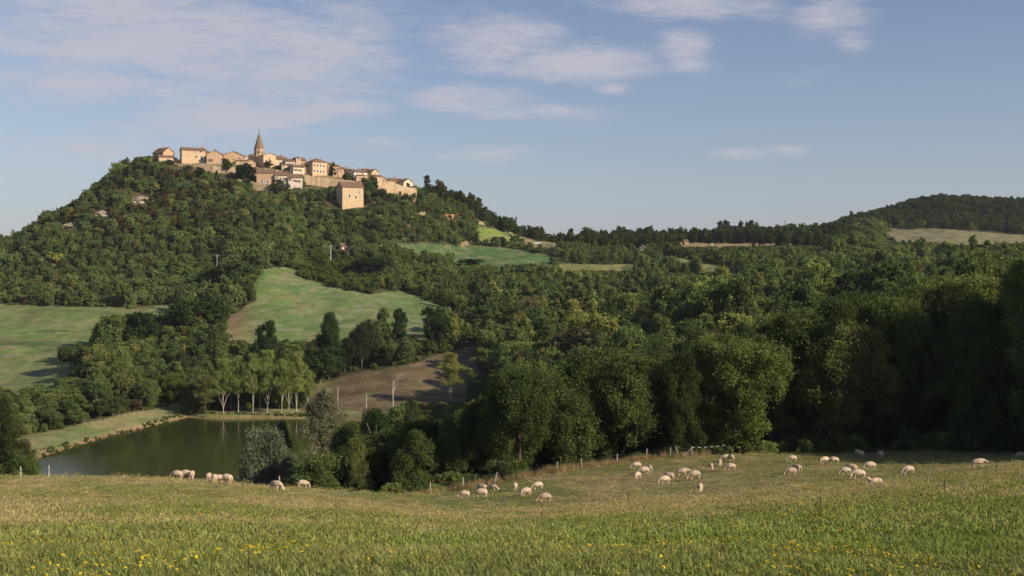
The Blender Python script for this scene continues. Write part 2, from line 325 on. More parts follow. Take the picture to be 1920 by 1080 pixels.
def mixc(a, b, t): t = np.asarray(t)[:, None]; return np.asarray(a)*(1-t)+np.asarray(b)*t
def meadow_tone(X, Y):
    """how dry the near pasture is, 0 green .. 1 straw, in patches that belong to the ground"""
    a = fbm(X/11.0+3, Y/14.0, 71, 4); b = fbm(X/2.2, Y/2.8, 77, 4)
    d = sstep(.45, .62, .55*a+.45*b)
    px = 960+F*X/np.maximum(Y, 6)
    far = sstep(26, 45, Y)*.25 + .25*sstep(55, 80, Y)*sstep(900, 1200, px)
    green = .45*sstep(12, 18, Y)*(1-sstep(22, 30, Y))*sstep(0, 200, px)*(1-sstep(500, 760, px))
    return np.clip(d+far-green-.12, 0, 1)
def soil_colour(X, Y, zi):
    n = len(X); c = np.zeros((n, 3))
    a = fbm(X/14.0, Y/14.0, 21, 4); b = fbm(X/3.0, Y/3.0, 25, 4)
    G = {'pasture': None,
     'pond_bank': ((.15,.185,.06),(.24,.215,.10)), 'ploughed_field': ((.135,.092,.052),(.19,.145,.075)),
     'meadow': ((.115,.185,.052),(.165,.195,.07)), 'rough_pasture': ((.13,.19,.052),(.19,.20,.08)),
     'green_field': ((.075,.135,.045),(.10,.15,.052)), 'sloping_field': ((.15,.20,.04),(.24,.22,.09)),
     'clearing': ((.17,.18,.06),(.22,.2,.08)), 'grass_ridge': ((.13,.17,.05),(.2,.2,.08)),
     'road_verge': ((.26,.19,.10),(.34,.24,.13)), 'saddle_road': ((.22,.19,.10),(.2,.19,.08)),
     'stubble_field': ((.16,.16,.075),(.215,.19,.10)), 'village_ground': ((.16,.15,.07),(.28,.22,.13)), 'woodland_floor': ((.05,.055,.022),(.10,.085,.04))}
    for k, nm in enumerate(ZN):
        m = zi == k
        if not m.any(): continue
        if nm == 'pasture':
            d = meadow_tone(X[m], Y[m])
            c[m] = mixc((.125,.15,.038), (.27,.215,.095), d)*(.85+.3*b[m])[:, None]
        else:
            t = sstep(.38, .66, .6*a[m]+.4*b[m]); c[m] = mixc(G[nm][0], G[nm][1], t)
            if nm == 'rough_pasture':      # dark bands of ungrazed grass
                r = fbm(X[m]/22.0+Y[m]/60, Y[m]/9.0, 31, 3); c[m] = mixc(c[m], (.07,.11,.045), .7*sstep(.56, .68, r))
            if nm == 'meadow':
                r = fbm(X[m]/9.0, Y[m]/5.0, 33, 4); c[m] = mixc(c[m], (.24,.25,.16), .5*sstep(.60, .72, r))
                px = 960+F*X[m]/Y[m]; e = sstep(500, 440, px)*sstep(470, 440, Y[m]); c[m] = mixc(c[m], (.26,.19,.10), .7*e)
            if nm == 'ploughed_field':
                r = fbm(X[m]/16.0, Y[m]/2.0+X[m]/30, 35, 3); c[m] *= (.55+.9*r)[:, None]; c[m] = mixc(c[m], (.13, .15, .06), .5*sstep(.55, .7, fbm(X[m]/5, Y[m]/4, 38, 3)))
            if nm in ('meadow', 'green_field', 'rough_pasture', 'sloping_field', 'stubble_field'):   # mowing passes and grazed patches
                ln = np.sin((X[m]*.35+Y[m]*.94+4*fbm(X[m]/40, Y[m]/40, 61, 2)*6)*2*np.pi/5.5); c[m] *= (1+.07*ln*sstep(.4, .6, fbm(X[m]/30, Y[m]/30, 62, 2)))[:, None]
                q = fbm(X[m]/2.6, Y[m]/3.4, 63, 4); c[m] *= (.72+.56*q)[:, None]; c[m] = mixc(c[m], (.26, .21, .12), .55*sstep(.62, .74, fbm(X[m]/6, Y[m]/5, 64, 3)))
    # scree and bare earth on the steep flank
    px = 960+F*X/np.maximum(Y, 6); py = HZ-F*H(X, Y)/np.maximum(Y, 6)
    mm = (Y > 140) & (Y < 320) & (np.abs(X) < 160)
    if mm.any():      # bare reddish mud at the water's edge
        dd = np.full(n, 9.0); dd[mm] = poly_sd(POND, X[mm], Y[mm]); c = mixc(c, (.27, .165, .09), .8*sstep(1.7, .9, dd+b))
    for (qx, qy, rx, ry, col) in SCREE:
        d = ((px-qx)/rx)**2+((py-qy)/ry)**2
        c = mixc(c, col, .9*sstep(1.3, .5, d+.9*(b-.5))*(Y > 400))
    return c
SCREE = [(262,376,16,8,(.38,.30,.20)), (190,402,13,6,(.34,.27,.19)), (135,424,18,4,(.32,.25,.17)), (845,405,10,8,(.42,.22,.10)), (905,418,10,4,(.36,.3,.15)),
         (450,405,8,4,(.3,.26,.14)), (870,455,14,6,(.32,.22,.12)), (735,387,16,6,(.36,.25,.15)), (1805,397,16,4,(.3,.17,.12)), (985,450,16,5,(.30,.2,.11)), (800,402,16,5,(.3,.24,.14)),
         (180,738,20,14,(.30,.21,.12)), (80,738,16,16,(.28,.22,.12)), (735,668,20,8,(.3,.22,.12)), (435,600,16,30,(.24,.18,.10))]

def build_ground():
    rows = np.concatenate([np.arange(-12, 2, 2.0), np.arange(2, 16, .2), np.arange(16, 60, .4), np.arange(60, 130, .7), np.arange(130, 330, 1.6), np.arange(330, 760, 2.0), np.arange(760, 1300, 6), np.array([1300, 1500, 2000, 3000, 5000, 8000])])
    us = np.concatenate([-np.linspace(1.6, .58, 40), np.arange(-.57, .571, .0019), np.linspace(.58, 1.6, 40)])
    R, U = np.meshgrid(rows, us, indexing='ij')
    X = U*(R+14); Y = R.copy()
    Z = H(X, Y)
    far = Y > 1300; Z[far] = np.minimum(Z[far], -5) - (Y[far]-1300)*.02
    nr, nc = X.shape
    idx = np.arange(nr*nc).reshape(nr, nc)
    a = idx[:-1, :-1].ravel(); b = idx[:-1, 1:].ravel(); c = idx[1:, 1:].ravel(); d = idx[1:, :-1].ravel()
    quads = np.stack([a, b, c, d], 1)
    V = np.stack([X.ravel(), Y.ravel(), Z.ravel()], 1)
    fc = V[quads].mean(1)
    zi_f = zone_of(fc[:, 0], fc[:, 1], fc[:, 2])
    sdp = np.full(len(fc), 10.0); mm = (fc[:, 1] > 140) & (fc[:, 1] < 320); sdp[mm] = poly_sd(POND, fc[mm, 0], fc[mm, 1])
    mats = {}
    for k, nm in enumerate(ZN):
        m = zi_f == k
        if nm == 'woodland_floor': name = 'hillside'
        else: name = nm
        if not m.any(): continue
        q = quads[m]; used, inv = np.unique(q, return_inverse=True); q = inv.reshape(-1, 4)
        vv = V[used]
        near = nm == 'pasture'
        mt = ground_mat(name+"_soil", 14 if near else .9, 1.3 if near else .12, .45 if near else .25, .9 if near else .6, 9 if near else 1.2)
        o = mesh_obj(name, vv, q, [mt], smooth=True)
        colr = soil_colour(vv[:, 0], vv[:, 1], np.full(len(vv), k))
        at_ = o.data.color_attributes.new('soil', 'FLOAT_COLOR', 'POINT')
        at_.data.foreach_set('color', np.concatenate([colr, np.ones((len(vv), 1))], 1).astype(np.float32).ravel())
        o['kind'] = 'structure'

def mesh_obj(name, verts, faces, mats, smooth=False, parent=None, mi=None, link=True):
    """faces: an (n,k) array"""
    verts = np.asarray(verts, np.float32); faces = np.asarray(faces, np.int32)
    me = bpy.data.meshes.new(name)
    n, k = faces.shape
    me.vertices.add(len(verts)); me.vertices.foreach_set('co', verts.ravel())
    me.loops.add(n*k); me.loops.foreach_set('vertex_index', faces.ravel())
    me.polygons.add(n); me.polygons.foreach_set('loop_start', np.arange(0, n*k, k, dtype=np.int32))
    me.polygons.foreach_set('loop_total', np.full(n, k, np.int32))
    if mi is not None: me.polygons.foreach_set('material_index', np.asarray(mi, np.int32))
    if smooth: me.polygons.foreach_set('use_smooth', np.ones(n, bool))
    for m in mats: me.materials.append(m)
    me.update(calc_edges=True)
    o = bpy.data.objects.new(name, me)
    if link: COL.objects.link(o)
    if parent: o.parent = parent
    return o
def tag(o, label, cat, group=None):
    o['label'] = label; o['category'] = cat
    if group: o['group'] = group
    return o
def thing(name, label, cat, loc=(0, 0, 0), rz=0, group=None, scale=1):
    o = bpy.data.objects.new(name, None); COL.objects.link(o)
    o.location = loc; o.rotation_euler = (0, 0, rz); o.scale = (scale, scale, scale) if isinstance(scale, (int, float)) else scale
    o.empty_display_size = .2
    return tag(o, label, cat, group)
def dup(root, loc, rz, label, group=None, scale=None):
    r = root.copy(); COL.objects.link(r); r.location = loc; r.rotation_euler = (0, 0, rz); r['label'] = label
    if group: r['group'] = group
    if scale is not None: r.scale = (scale, scale, scale) if isinstance(scale, (int, float)) else scale
    for ch in list(root.children):
        c = ch.copy(); COL.objects.link(c); c.parent = r
        for g in list(ch.children):
            d = g.copy(); COL.objects.link(d); d.parent = c
    return r

def build_pond():
    cx, cy = POND.mean(0)
    # the sheet reaches a little under the banks
    P = [(cx+(x-cx)*1.02, cy+(y-cy)*1.02) for x, y in POND]
    n = len(P)
    m, nt, b, out = mat_base('pond_water')
    b.inputs['Base Color'].default_value = (.036, .044, .012, 1); b.inputs['Roughness'].default_value = .06
    b.inputs['Specular IOR Level'].default_value = .22; b.inputs['IOR'].default_value = 1.33
    geo = N(nt, 'ShaderNodeNewGeometry'); mp = N(nt, 'ShaderNodeMapping'); mp.inputs['Scale'].default_value = (.5, 1.6, 1)
    nt.links.new(geo.outputs['Position'], mp.inputs[0])
    ns = N(nt, 'ShaderNodeTexNoise'); ns.inputs['Scale'].default_value = 1.6; ns.inputs['Detail'].default_value = 3; nt.links.new(mp.outputs[0], ns.inputs['Vector'])
    bp = N(nt, 'ShaderNodeBump'); bp.inputs['Strength'].default_value = .10; bp.inputs['Distance'].default_value = .12
    nt.links.new(ns.outputs[0], bp.inputs['Height']); nt.links.new(bp.outputs[0], b.inputs['Normal'])
    me = bpy.data.meshes.new('pond'); me.from_pydata([(x, y, WATER) for x, y in P], [], [list(range(n))]); me.materials.append(m)
    if me.polygons[0].normal.z < 0: me.flip_normals()
    o = bpy.data.objects.new('pond_water', me); COL.objects.link(o); o['kind'] = 'structure'
build_ground()
build_pond()
# ---------------------------------------------------------------- foliage
def leaf_mat(name, base, var=.3, trans=.38, hue=.04):
    m = bpy.data.materials.new(name); m.use_nodes = True; nt = m.node_tree; nt.nodes.clear(); L = nt.links
    ti = N(nt, 'ShaderNodeAttribute', attribute_type='INSTANCER', attribute_name='tint')
    lf = N(nt, 'ShaderNodeAttribute', attribute_name='leafvar')
    mx = N(nt, 'ShaderNodeMix', data_type='RGBA', blend_type='MULTIPLY'); mx.inputs[0].default_value = 1
    mx.inputs[6].default_value = (*base, 1); L.new(ti.outputs['Color'], mx.inputs[7])
    f = N(nt, 'ShaderNodeMapRange'); f.inputs['To Min'].default_value = 1-var; f.inputs['To Max'].default_value = 1+var
    L.new(lf.outputs['Fac'], f.inputs['Value'])
    vm = N(nt, 'ShaderNodeVectorMath', operation='SCALE'); L.new(mx.outputs[2], vm.inputs[0]); L.new(f.outputs[0], vm.inputs['Scale'])
    df = N(nt, 'ShaderNodeBsdfDiffuse'); L.new(vm.outputs[0], df.inputs[0])
    tr = N(nt, 'ShaderNodeBsdfTranslucent')
    tm = N(nt, 'ShaderNodeVectorMath', operation='MULTIPLY'); tm.inputs[1].default_value = (1.15, 1.25, .6); L.new(vm.outputs[0], tm.inputs[0]); L.new(tm.outputs[0], tr.inputs[0])
    ms = N(nt, 'ShaderNodeMixShader'); ms.inputs[0].default_value = trans; L.new(df.outputs[0], ms.inputs[1]); L.new(tr.outputs[0], ms.inputs[2])
    out = N(nt, 'ShaderNodeOutputMaterial'); L.new(ms.outputs[0], out.inputs[0])
    return m
LEAF = leaf_mat('leaf', (1, 1, 1))
BARK = simple_mat('bark', (.10, .085, .065), var=.4, scale=3)
PALEBARK = simple_mat('pale_bark', (.42, .385, .31), var=.25, scale=2)

def leaves(rng, cen, rad, cnt, size, jit=.75, shell=.55, squash=1.0, up=.15, asp=1.0):
    """leaf-sized kites scattered through the outer layer of many clumps"""
    P, Nn, Vv = [], [], []
    for c, r, k in zip(cen, rad, cnt):
        d = rng.normal(size=(k, 3)); d[:, 2] += up*.8; d /= np.linalg.norm(d, axis=1)[:, None]
        q = shell+(1-shell)*rng.random(k)**.6; q = np.where(rng.random(k) < .16, q*rng.uniform(1.0, 1.75, k), q)
        lump = 1+.25*np.sin(d[:, 0]*5+c[1]*9)*np.sin(d[:, 1]*5+c[0]*7)+.15*np.sin(d[:, 2]*7+c[2]*11)
        p = c+d*(q*lump)[:, None]*r*np.array([1, 1, squash])
        nn = d+rng.normal(size=(k, 3))*jit; nn /= np.linalg.norm(nn, axis=1)[:, None]
        P.append(p); Nn.append(nn); Vv.append(np.clip(.5+rng.normal()*.28+rng.normal(size=k)*.18, 0, 1))
    P = np.concatenate(P); Nn = np.concatenate(Nn); Vv = np.concatenate(Vv); n = len(P)
    t = np.cross(Nn, rng.normal(size=(n, 3))); t /= np.linalg.norm(t, axis=1)[:, None]; b = np.cross(Nn, t)
    s = (size*(.6+.8*rng.random(n)))[:, None]
    A = np.array([1, 1, 1/asp]); t = t*s*.5*A; b = b*s*.34*A; w = Nn*s*.06*A
    v = np.stack([P-t, P-b+w, P+t, P+b+w], 1).reshape(-1, 3)
    f = np.arange(4*n).reshape(n, 4)
    return v, f, np.repeat(Vv, 4)

def tubes(segs, sides=6):
    """segs: list of polylines [(p, r), ...] -> verts, quads"""
    V, Q = [], []; o = 0
    for pl in segs:
        m = len(pl)
        for i, (p, r) in enumerate(pl):
            p = Vector(p); a = Vector(pl[max(i-1, 0)][0]); b = Vector(pl[min(i+1, m-1)][0])
            d = (b-a).normalized() if (b-a).length > 0 else Vector((0, 0, 1))
            e = d.orthogonal().normalized() if abs(d.z) < .9 else Vector((1, 0, 0)).cross(d).normalized()
            g = d.cross(e)
            for k in range(sides):
                an = 2*math.pi*k/sides; V.append(p+(e*math.cos(an)+g*math.sin(an))*r)
        for i in range(m-1):
            for k in range(sides):
                k2 = (k+1) % sides
                Q.append((o+i*sides+k, o+i*sides+k2, o+(i+1)*sides+k2, o+(i+1)*sides+k))
        o += m*sides
    return np.array([tuple(v) for v in V]), np.array(Q)

def clump_layout(rng, kind, n):
    """clump centres and radii in a crown of radius 1 and height 1"""
    C, R = [], []; seed_ = rng.uniform(0, 6)
    if kind == 'broad':
        lobes = [(rng.uniform(-.4, .4), rng.uniform(-.4, .4), rng.uniform(.4, .82), rng.uniform(.4, .62)) for _ in range(5)]+[(0, 0, .52, .8)]
        for i in range(n):
            l = lobes[rng.integers(len(lobes))]
            d = rng.normal(size=3); d[2] = d[2]*.8+.15; d /= np.linalg.norm(d); q = rng.random()**.35
            x, y = l[0]+d[0]*l[3]*q, l[1]+d[1]*l[3]*q; z = l[2]+d[2]*l[3]*.5*q
            z = min(max(z, .10), .95); C.append((x, y, z)); R.append(rng.uniform(.11, .24))
    elif kind == 'tall':
        for i in range(n):
            z = .08+.9*rng.random()**.9; w = .9*math.sin(math.pi*min(1, (z-.02)*.78+.2))**.9+.03; a = rng.random()*6.283; q = rng.random()**.5
            w *= .72+.3*math.sin(a*2+z*5+seed_)+.16*math.sin(a*5+z*17)
            C.append((math.cos(a)*w*q, math.sin(a)*w*q, z)); R.append(rng.uniform(.10, .22))
    elif kind == 'poplar':
        for i in range(n):
            z = .36+.60*rng.random()**.9; w = .78*math.sin(math.pi*min(1, max(0, (z-.3)/.72)*.8+.16))**.7*(.75+.4*math.sin(z*23+seed_)); a = rng.random()*6.283; q = rng.random()**.6
            C.append((math.cos(a)*w*q, math.sin(a)*w*q, z)); R.append(rng.uniform(.10, .20))
    elif kind == 'shrub':
        for i in range(n):
            z = .85*rng.random()**.8; w = .85*math.sqrt(max(0, 1-(z/1.0)**2)); a = rng.random()*6.283; q = rng.random()**.45
            w *= .8+.3*math.sin(a*3+z*4)
            C.append((math.cos(a)*w*q, math.sin(a)*w*q, z+.03)); R.append(rng.uniform(.13, .27))
    elif kind == 'conifer':
        for i in range(n):
            z = .08+.9*rng.random(); w = .75*(1-z)**.8+.05; a = rng.random()*6.283; q = rng.random()**.4
            C.append((math.cos(a)*w*q, math.sin(a)*w*q, z)); R.append(.12+.16*(1-z))
    return np.array(C), np.array(R)

def crown_mesh(name, kind, seed, n, per, size, squash=.34, pal=None):
    """a crown of radius 1 and height 1; each tree stretches it to its own size"""
    rng = np.random.default_rng(seed)
    C, R = clump_layout(rng, kind, n)
    sq = {'broad': .44, 'tall': .32, 'poplar': .25, 'shrub': .75, 'conifer': .25}[kind]
    cnt = np.maximum(8, (per*(R/R.mean())**2)).astype(int)
    if kind == 'poplar': cnt = (cnt*.42).astype(int)
    v, f, lv = leaves(rng, C, R, cnt, size, squash=sq, shell=.2, jit=1.4, asp={'broad': 2.2, 'tall': 3.0, 'poplar': 4.0, 'shrub': 1.3, 'conifer': 3}[kind])
    v[:, 2] = np.clip(v[:, 2], 0.0 if kind == 'shrub' else .03, None)
    o = mesh_obj(name, v, f, [LEAF], link=False)
    a = o.data.attributes.new('leafvar', 'FLOAT', 'POINT'); a.data.foreach_set('value', lv.astype(np.float32))
    o.data['clumps'] = [float(x) for x in C[:10].ravel()]
    return o.data

def trunk_mesh(name, kind, seed, C, bark):
    rng = random.Random(seed); segs = []
    top = {'broad': .7, 'tall': .85, 'poplar': .92, 'shrub': .45, 'conifer': .95, 'bare': 1}[kind]
    rb = {'broad': .055, 'tall': .05, 'poplar': .032, 'shrub': .03, 'conifer': .04, 'bare': .05}[kind]
    pl = []; x = y = 0
    for i in range(9):
        t = i/8; pl.append(((x, y, t*top-.02), rb*(1-t*.85)*(1.35 if i == 0 else 1))); x += rng.uniform(-.03, .03); y += rng.uniform(-.03, .03)
    segs.append(pl)
    for c in C:
        t = max(.15, min(.8, c[2]-.22)); k = min(7, int(t/top*8)); p0 = Vector(pl[k][0]); p1 = Vector(c)
        mid = p0.lerp(p1, .5)+Vector((rng.uniform(-.06, .06), rng.uniform(-.06, .06), .03))
        r = pl[k][1]*.55; segs.append([(p0, r), (mid, r*.65), (p1, r*.25)])
    v, q = tubes(segs, 5)
    o = mesh_obj(name, v, q, [bark], smooth=True, link=False); return o.data

PROTO = {}
def get_proto(kind, lod, var, bark='d'):
    key = (kind, lod, var, bark)
    if key in PROTO: return PROTO[key]
    cfg = {0: (240, 290, .042), 1: (120, 100, .088), 2: (80, 48, .13)}[lod]
    ck = (kind, lod, var, 'c')
    if ck not in PROTO: PROTO[ck] = crown_mesh(kind+'_crown', kind, 100+var*7+len(kind)*13+lod, *cfg)
    cm = PROTO[ck]
    C = np.array(cm['clumps'][:]).reshape(-1, 3)
    tm = trunk_mesh(kind+'_trunk', kind, var+5, C[:9 if lod < 2 else 3], PALEBARK if bark == 'p' else BARK)
    PROTO[key] = (cm, tm); return PROTO[key]

def make_tree(name, label, cat, X, Y, h, r, kind, tint, lod=0, var=0, group=None, bark='d', rz=None, z=None, lean=(0, 0)):
    cm, tm = get_proto(kind, lod, var, bark)
    z = h1(X, Y) if z is None else z
    root = thing(name, label, cat, (X, Y, z-.05), (X*7.1+Y*3.3) % 6.28 if rz is None else rz, group, (r, r, h))
    root.rotation_euler.x, root.rotation_euler.y = lean
    c = bpy.data.objects.new('crown', cm); COL.objects.link(c); c.parent = root; c['tint'] = [float(t) for t in tint]
    t = bpy.data.objects.new('trunk' if kind != 'shrub' else 'stem', tm); COL.objects.link(t); t.parent = root
    return root

# leaf colours (albedo)
GREEN = (.140, .188, .062); DARK = (.090, .128, .044); OLIVE = (.185, .205, .070); YELLOW = (.28, .285, .08); LIGHT = (.205, .255, .08); GREY = (.17, .19, .115)
RUST = (.15, .09, .04); BROWN = (.12, .10, .055); BLUE = (.045, .075, .035)

def pY(px, Y): return (px-960)/F*Y
def hand(px, Y, topy, wpx, kind, tint, label, name='broadleaf_tree', cat='tree', lod=0, var=0, bark='d', group=None, base=None):
    X = pY(px, Y); zb = h1(X, Y); zt = (HZ-topy)/F*Y; h = max(2.0, zt-zb)
    HAND.append((X, Y, wpx/2/F*Y))
    return make_tree(name, label, cat, X, Y, h/1.02, wpx/2/F*Y/.82, kind, tint, lod, var, group, bark)
HAND = []
# poplars standing at the water
for i, (px, ty, w, tn) in enumerate([(419,668,42,OLIVE),(447,662,44,LIGHT),(474,658,40,OLIVE),(501,652,46,LIGHT),(528,668,38,OLIVE),(556,655,46,YELLOW)]):
    lb = ["first pale-trunked poplar on the far pond shore, beside the weeping willow", "second poplar from the weeping willow on the far pond shore, bright green crown",
          "third poplar from the weeping willow in the row on the far pond shore", "tallest poplar of the pond shore row, long white trunk under a light green crown",
          "slim poplar on the far pond shore, short white trunk showing under a low crown", "yellow-green poplar at the end of the pond shore row, beside the ploughed field"][i]
    tn = tuple(.3*a+.7*b for a, b in zip(tn, (.27, .32, .095)))
    hand(px, 291+(i%2), ty, w*1.0, 'poplar', tn, lb, 'poplar_tree', 'poplar', 0, i % 3, 'p', 'row of poplars along the pond')
for px_, ty_, w_, v_, lb_ in ((433, 672, 34, 1, "slender pale poplar filling the gap after the first of the pond shore row"), (487, 668, 36, 2, "slender poplar set back behind the third and fourth of the pond shore row"), (542, 674, 34, 0, "slender poplar set back between the last two of the pond shore row"), (578, 690, 34, 1, "low light green poplar just past the end of the pond shore row")):
    hand(px_, 299, ty_, w_, 'poplar', (.24, .29, .09), lb_, 'poplar_tree', 'poplar', 0, v_, 'p', 'row of poplars along the pond')
hand(385, 287, 700, 62, 'poplar', OLIVE, "weeping willow with hanging yellow-green branches at the pond corner", 'weeping_willow', 'willow', 0, 1, 'd')
hand(365, 291, 718, 46, 'shrub', (.12,.13,.035), "yellow-green bush beside the weeping willow at the pond corner", 'bush', 'bush', 0, 2)
hand(495, 184, 804, 100, 'shrub', GREY, "silvery willow bush at the near edge of the pond", 'willow_bush', 'willow', 0, 0)
hand(545, 180, 852, 46, 'shrub', (.16,.175,.11), "low silvery willow bush beside the larger silvery one", 'willow_bush', 'willow', 0, 1)
hand(525, 196, 790, 50, 'tall', DARK, "dark slender tree rising behind the silvery willow bush", 'broadleaf_tree', 'tree', 0, 1)
hand(610, 190, 728, 92, 'tall', (.22,.215,.13), "olive brown willow with slanting branches at the end of the pond", 'willow_tree', 'willow', 0, 0)
hand(655, 172, 790, 80, 'tall', GREEN, "green tree in front of the olive willow, at the pasture edge", 'broadleaf_tree', 'tree', 0, 2)
hand(702, 165, 768, 76, 'broad', (.045,.075,.024), "rounded dark green tree between the olive willow and the pale-trunked tree", 'broadleaf_tree', 'tree', 0, 1)
hand(772, 160, 750, 66, 'tall', (.085,.11,.045), "tree with a long pale trunk and grey-green crown below the ploughed field", 'ash_tree', 'tree', 0, 0, 'p')
hand(2, 150, 745, 96, 'tall', (.06,.07,.025), "dark leafy tree cut by the picture's left edge, beside the pond bank", 'broadleaf_tree', 'tree', 0, 1)
hand(38, 158, 828, 56, 'shrub', (.11,.09,.03), "yellow-brown bush at the corner where the pond bank meets the pasture", 'bush', 'bush', 0, 1)
hand(845, 303, 658, 60, 'poplar', YELLOW, "bright yellow-green tree standing at the right end of the ploughed field", 'poplar_tree', 'poplar', 0, 2, 'p')
hand(905, 330, 650, 52, 'poplar', OLIVE, "loose olive tree just beyond the bright yellow-green tree", 'broadleaf_tree', 'tree', 1, 0)
hand(882, 316, 688, 30, 'poplar', LIGHT, "young light green tree between the bright yellow-green tree and the broad one", 'broadleaf_tree', 'tree', 1, 1, 'p')
hand(928, 318, 664, 46, 'tall', (.20,.22,.075), "pale olive tree at the end of the ploughed field, beside the broad light green one", 'broadleaf_tree', 'tree', 1, 2)
hand(905, 300, 712, 44, 'broad', GREEN, "low green tree in front of the pale olive one", 'broadleaf_tree', 'tree', 1, 0)
hand(985, 300, 642, 92, 'broad', LIGHT, "broad light green tree on the right of the ploughed field", 'broadleaf_tree', 'tree', 0, 0)
hand(320, 300, 698, 56, 'broad', (.13,.15,.03), "yellow-green bushy tree behind the end of the pond bank", 'broadleaf_tree', 'tree', 0, 2)
hand(133, 350, 645, 50, 'broad', DARK, "dark round-headed tree in front of the rough pasture", 'broadleaf_tree', 'tree', 1, 1)
hand(205, 360, 588, 70, 'broad', GREEN, "green tree with a pale stem at the left of the grove below the hill", 'broadleaf_tree', 'tree', 1, 0, 'p')
hand(262, 366, 586, 84, 'broad', (.05,.085,.025), "broad tree at the crown of the grove between rough pasture and meadow", 'broadleaf_tree', 'tree', 1, 2)
hand(362, 385, 553, 100, 'broad', (.055,.088,.026), "large full-crowned tree of the grove, between the two meadows", 'broadleaf_tree', 'tree', 1, 1)
hand(444, 478, 488, 84, 'broad', DARK, "big dark oak at the foot of the wooded hill by the meadow corner", 'oak_tree', 'oak', 1, 0)
hand(395, 480, 500, 56, 'broad', DARK, "dark oak beside the biggest one at the foot of the hill", 'oak_tree', 'oak', 1, 2)
hand(497, 340, 603, 50, 'broad', (.048,.08,.026), "rounded tree at the bottom left edge of the meadow, behind the poplars", 'broadleaf_tree', 'tree', 1, 2)
hand(617, 348, 586, 58, 'tall', (.05,.085,.026), "tall pointed tree in front of the meadow, first from the poplars", 'broadleaf_tree', 'tree', 0, 1)
hand(600, 342, 650, 70, 'broad', (.055,.085,.026), "low spreading tree at the foot of the tall pointed one", 'broadleaf_tree', 'tree', 1, 0)
hand(678, 352, 596, 56, 'broad', (.055,.065,.03), "rounded brownish tree standing in front of the meadow", 'broadleaf_tree', 'tree', 0, 2)
hand(718, 358, 576, 38, 'tall', GREEN, "slim upright tree in front of the meadow, one of a close pair", 'broadleaf_tree', 'tree', 1, 0)
hand(747, 360, 577, 40, 'tall', (.045,.075,.026), "darker slim tree of the close pair in front of the meadow", 'broadleaf_tree', 'tree', 1, 1)
hand(818, 372, 575, 56, 'broad', (.05,.078,.026), "rounded tree at the right corner of the meadow", 'broadleaf_tree', 'tree', 1, 0)
hand(700, 515, 482, 78, 'broad', (.042,.068,.026), "dark rounded tree on the bank between the meadow and the upper green field", 'broadleaf_tree', 'tree', 1, 1)
hand(880, 570, 484, 50, 'broad', (.04,.06,.03), "dark tree standing in front of the upper green field", 'broadleaf_tree', 'tree', 2, 1)
hand(908, 700, 397, 26, 'tall', GREEN, "feathery tree behind the long low house on the saddle", 'broadleaf_tree', 'tree', 2, 1)
hand(953, 705, 407, 28, 'broad', DARK, "dark round tree on the skyline beyond the long low house", 'broadleaf_tree', 'tree', 1, 2)
hand(970, 700, 424, 20, 'broad', DARK, "small dark tree at the foot of the round one on the skyline", 'broadleaf_tree', 'tree', 2, 2)
hand(968, 668, 440, 26, 'broad', DARK, "dark tree above the saddle road, below the light green slope", 'broadleaf_tree', 'tree', 2, 0)
hand(940, 660, 443, 20, 'shrub', (.05,.07,.03), "dark bush on the bank under the light green slope", 'bush', 'bush', 2, 0)
hand(1013, 672, 459, 15, 'tall', DARK, "little dark tree between the saddle road and the green field", 'broadleaf_tree', 'tree', 2, 0)
# on the village hill
hand(425, 646, 297, 19, 'broad', DARK, "round dark tree on the rampart in front of the wide-gabled house", 'broadleaf_tree', 'tree', 1, 0)
hand(455, 640, 306, 30, 'broad', (.028,.05,.018), "big dark cedar at the corner of the long terrace house", 'cedar_tree', 'tree', 1, 1)
hand(472, 644, 311, 20, 'broad', RUST, "rust-red tree between the cedar and the long terrace house", 'broadleaf_tree', 'tree', 2, 1)
hand(406, 637, 318, 12, 'conifer', (.05,.09,.03), "small young green tree against the rampart", 'broadleaf_tree', 'tree', 2, 0)
hand(504, 662, 300, 16, 'broad', (.06,.10,.03), "green tree at the foot of the church wall", 'broadleaf_tree', 'tree', 2, 0)
hand(540, 664, 320, 26, 'shrub', DARK, "dark bushes' clump above the roofs of the terrace houses", 'bush', 'bush', 2, 1)
hand(522, 664, 314, 20, 'shrub', DARK, "dark bush in front of the cream houses by the church", 'bush', 'bush', 2, 2)
hand(522, 632, 336, 34, 'tall', DARK, "dark pointed tree in front of the terrace houses", 'broadleaf_tree', 'tree', 1, 0)
hand(625, 668, 303, 15, 'conifer', (.03,.05,.022), "tall spiky pine beside the manor", 'pine_tree', 'pine', 1, 0)
hand(652, 660, 324, 22, 'broad', DARK, "dark tree between the white-gabled house and the white-fronted one", 'broadleaf_tree', 'tree', 2, 0)
hand(688, 640, 334, 30, 'broad', DARK, "dark tree right beside the chapel", 'broadleaf_tree', 'tree', 1, 2)
hand(700, 645, 328, 16, 'broad', (.045,.075,.025), "green tree in front of the terraced houses at the end of the village", 'broadleaf_tree', 'tree', 2, 1)
hand(705, 642, 352, 40, 'broad', DARK, "spreading dark tree below the eastern rampart", 'broadleaf_tree', 'tree', 1, 1)
hand(765, 668, 342, 13, 'poplar', (.022,.04,.018), "slim dark cypress in front of the last house of the village", 'cypress_tree', 'cypress', 1, 0)
hand(316, 638, 300, 22, 'broad', DARK, "dark tree below the tower house at the end of the village", 'broadleaf_tree', 'tree', 2, 2)
hand(352, 634, 308, 20, 'broad', DARK, "dark rounded tree in front of the western rampart, below the long house", 'broadleaf_tree', 'tree', 2, 1)
hand(374, 632, 312, 22, 'broad', (.035,.06,.02), "dark tree beside the rounded one in front of the western rampart", 'broadleaf_tree', 'tree', 2, 0)
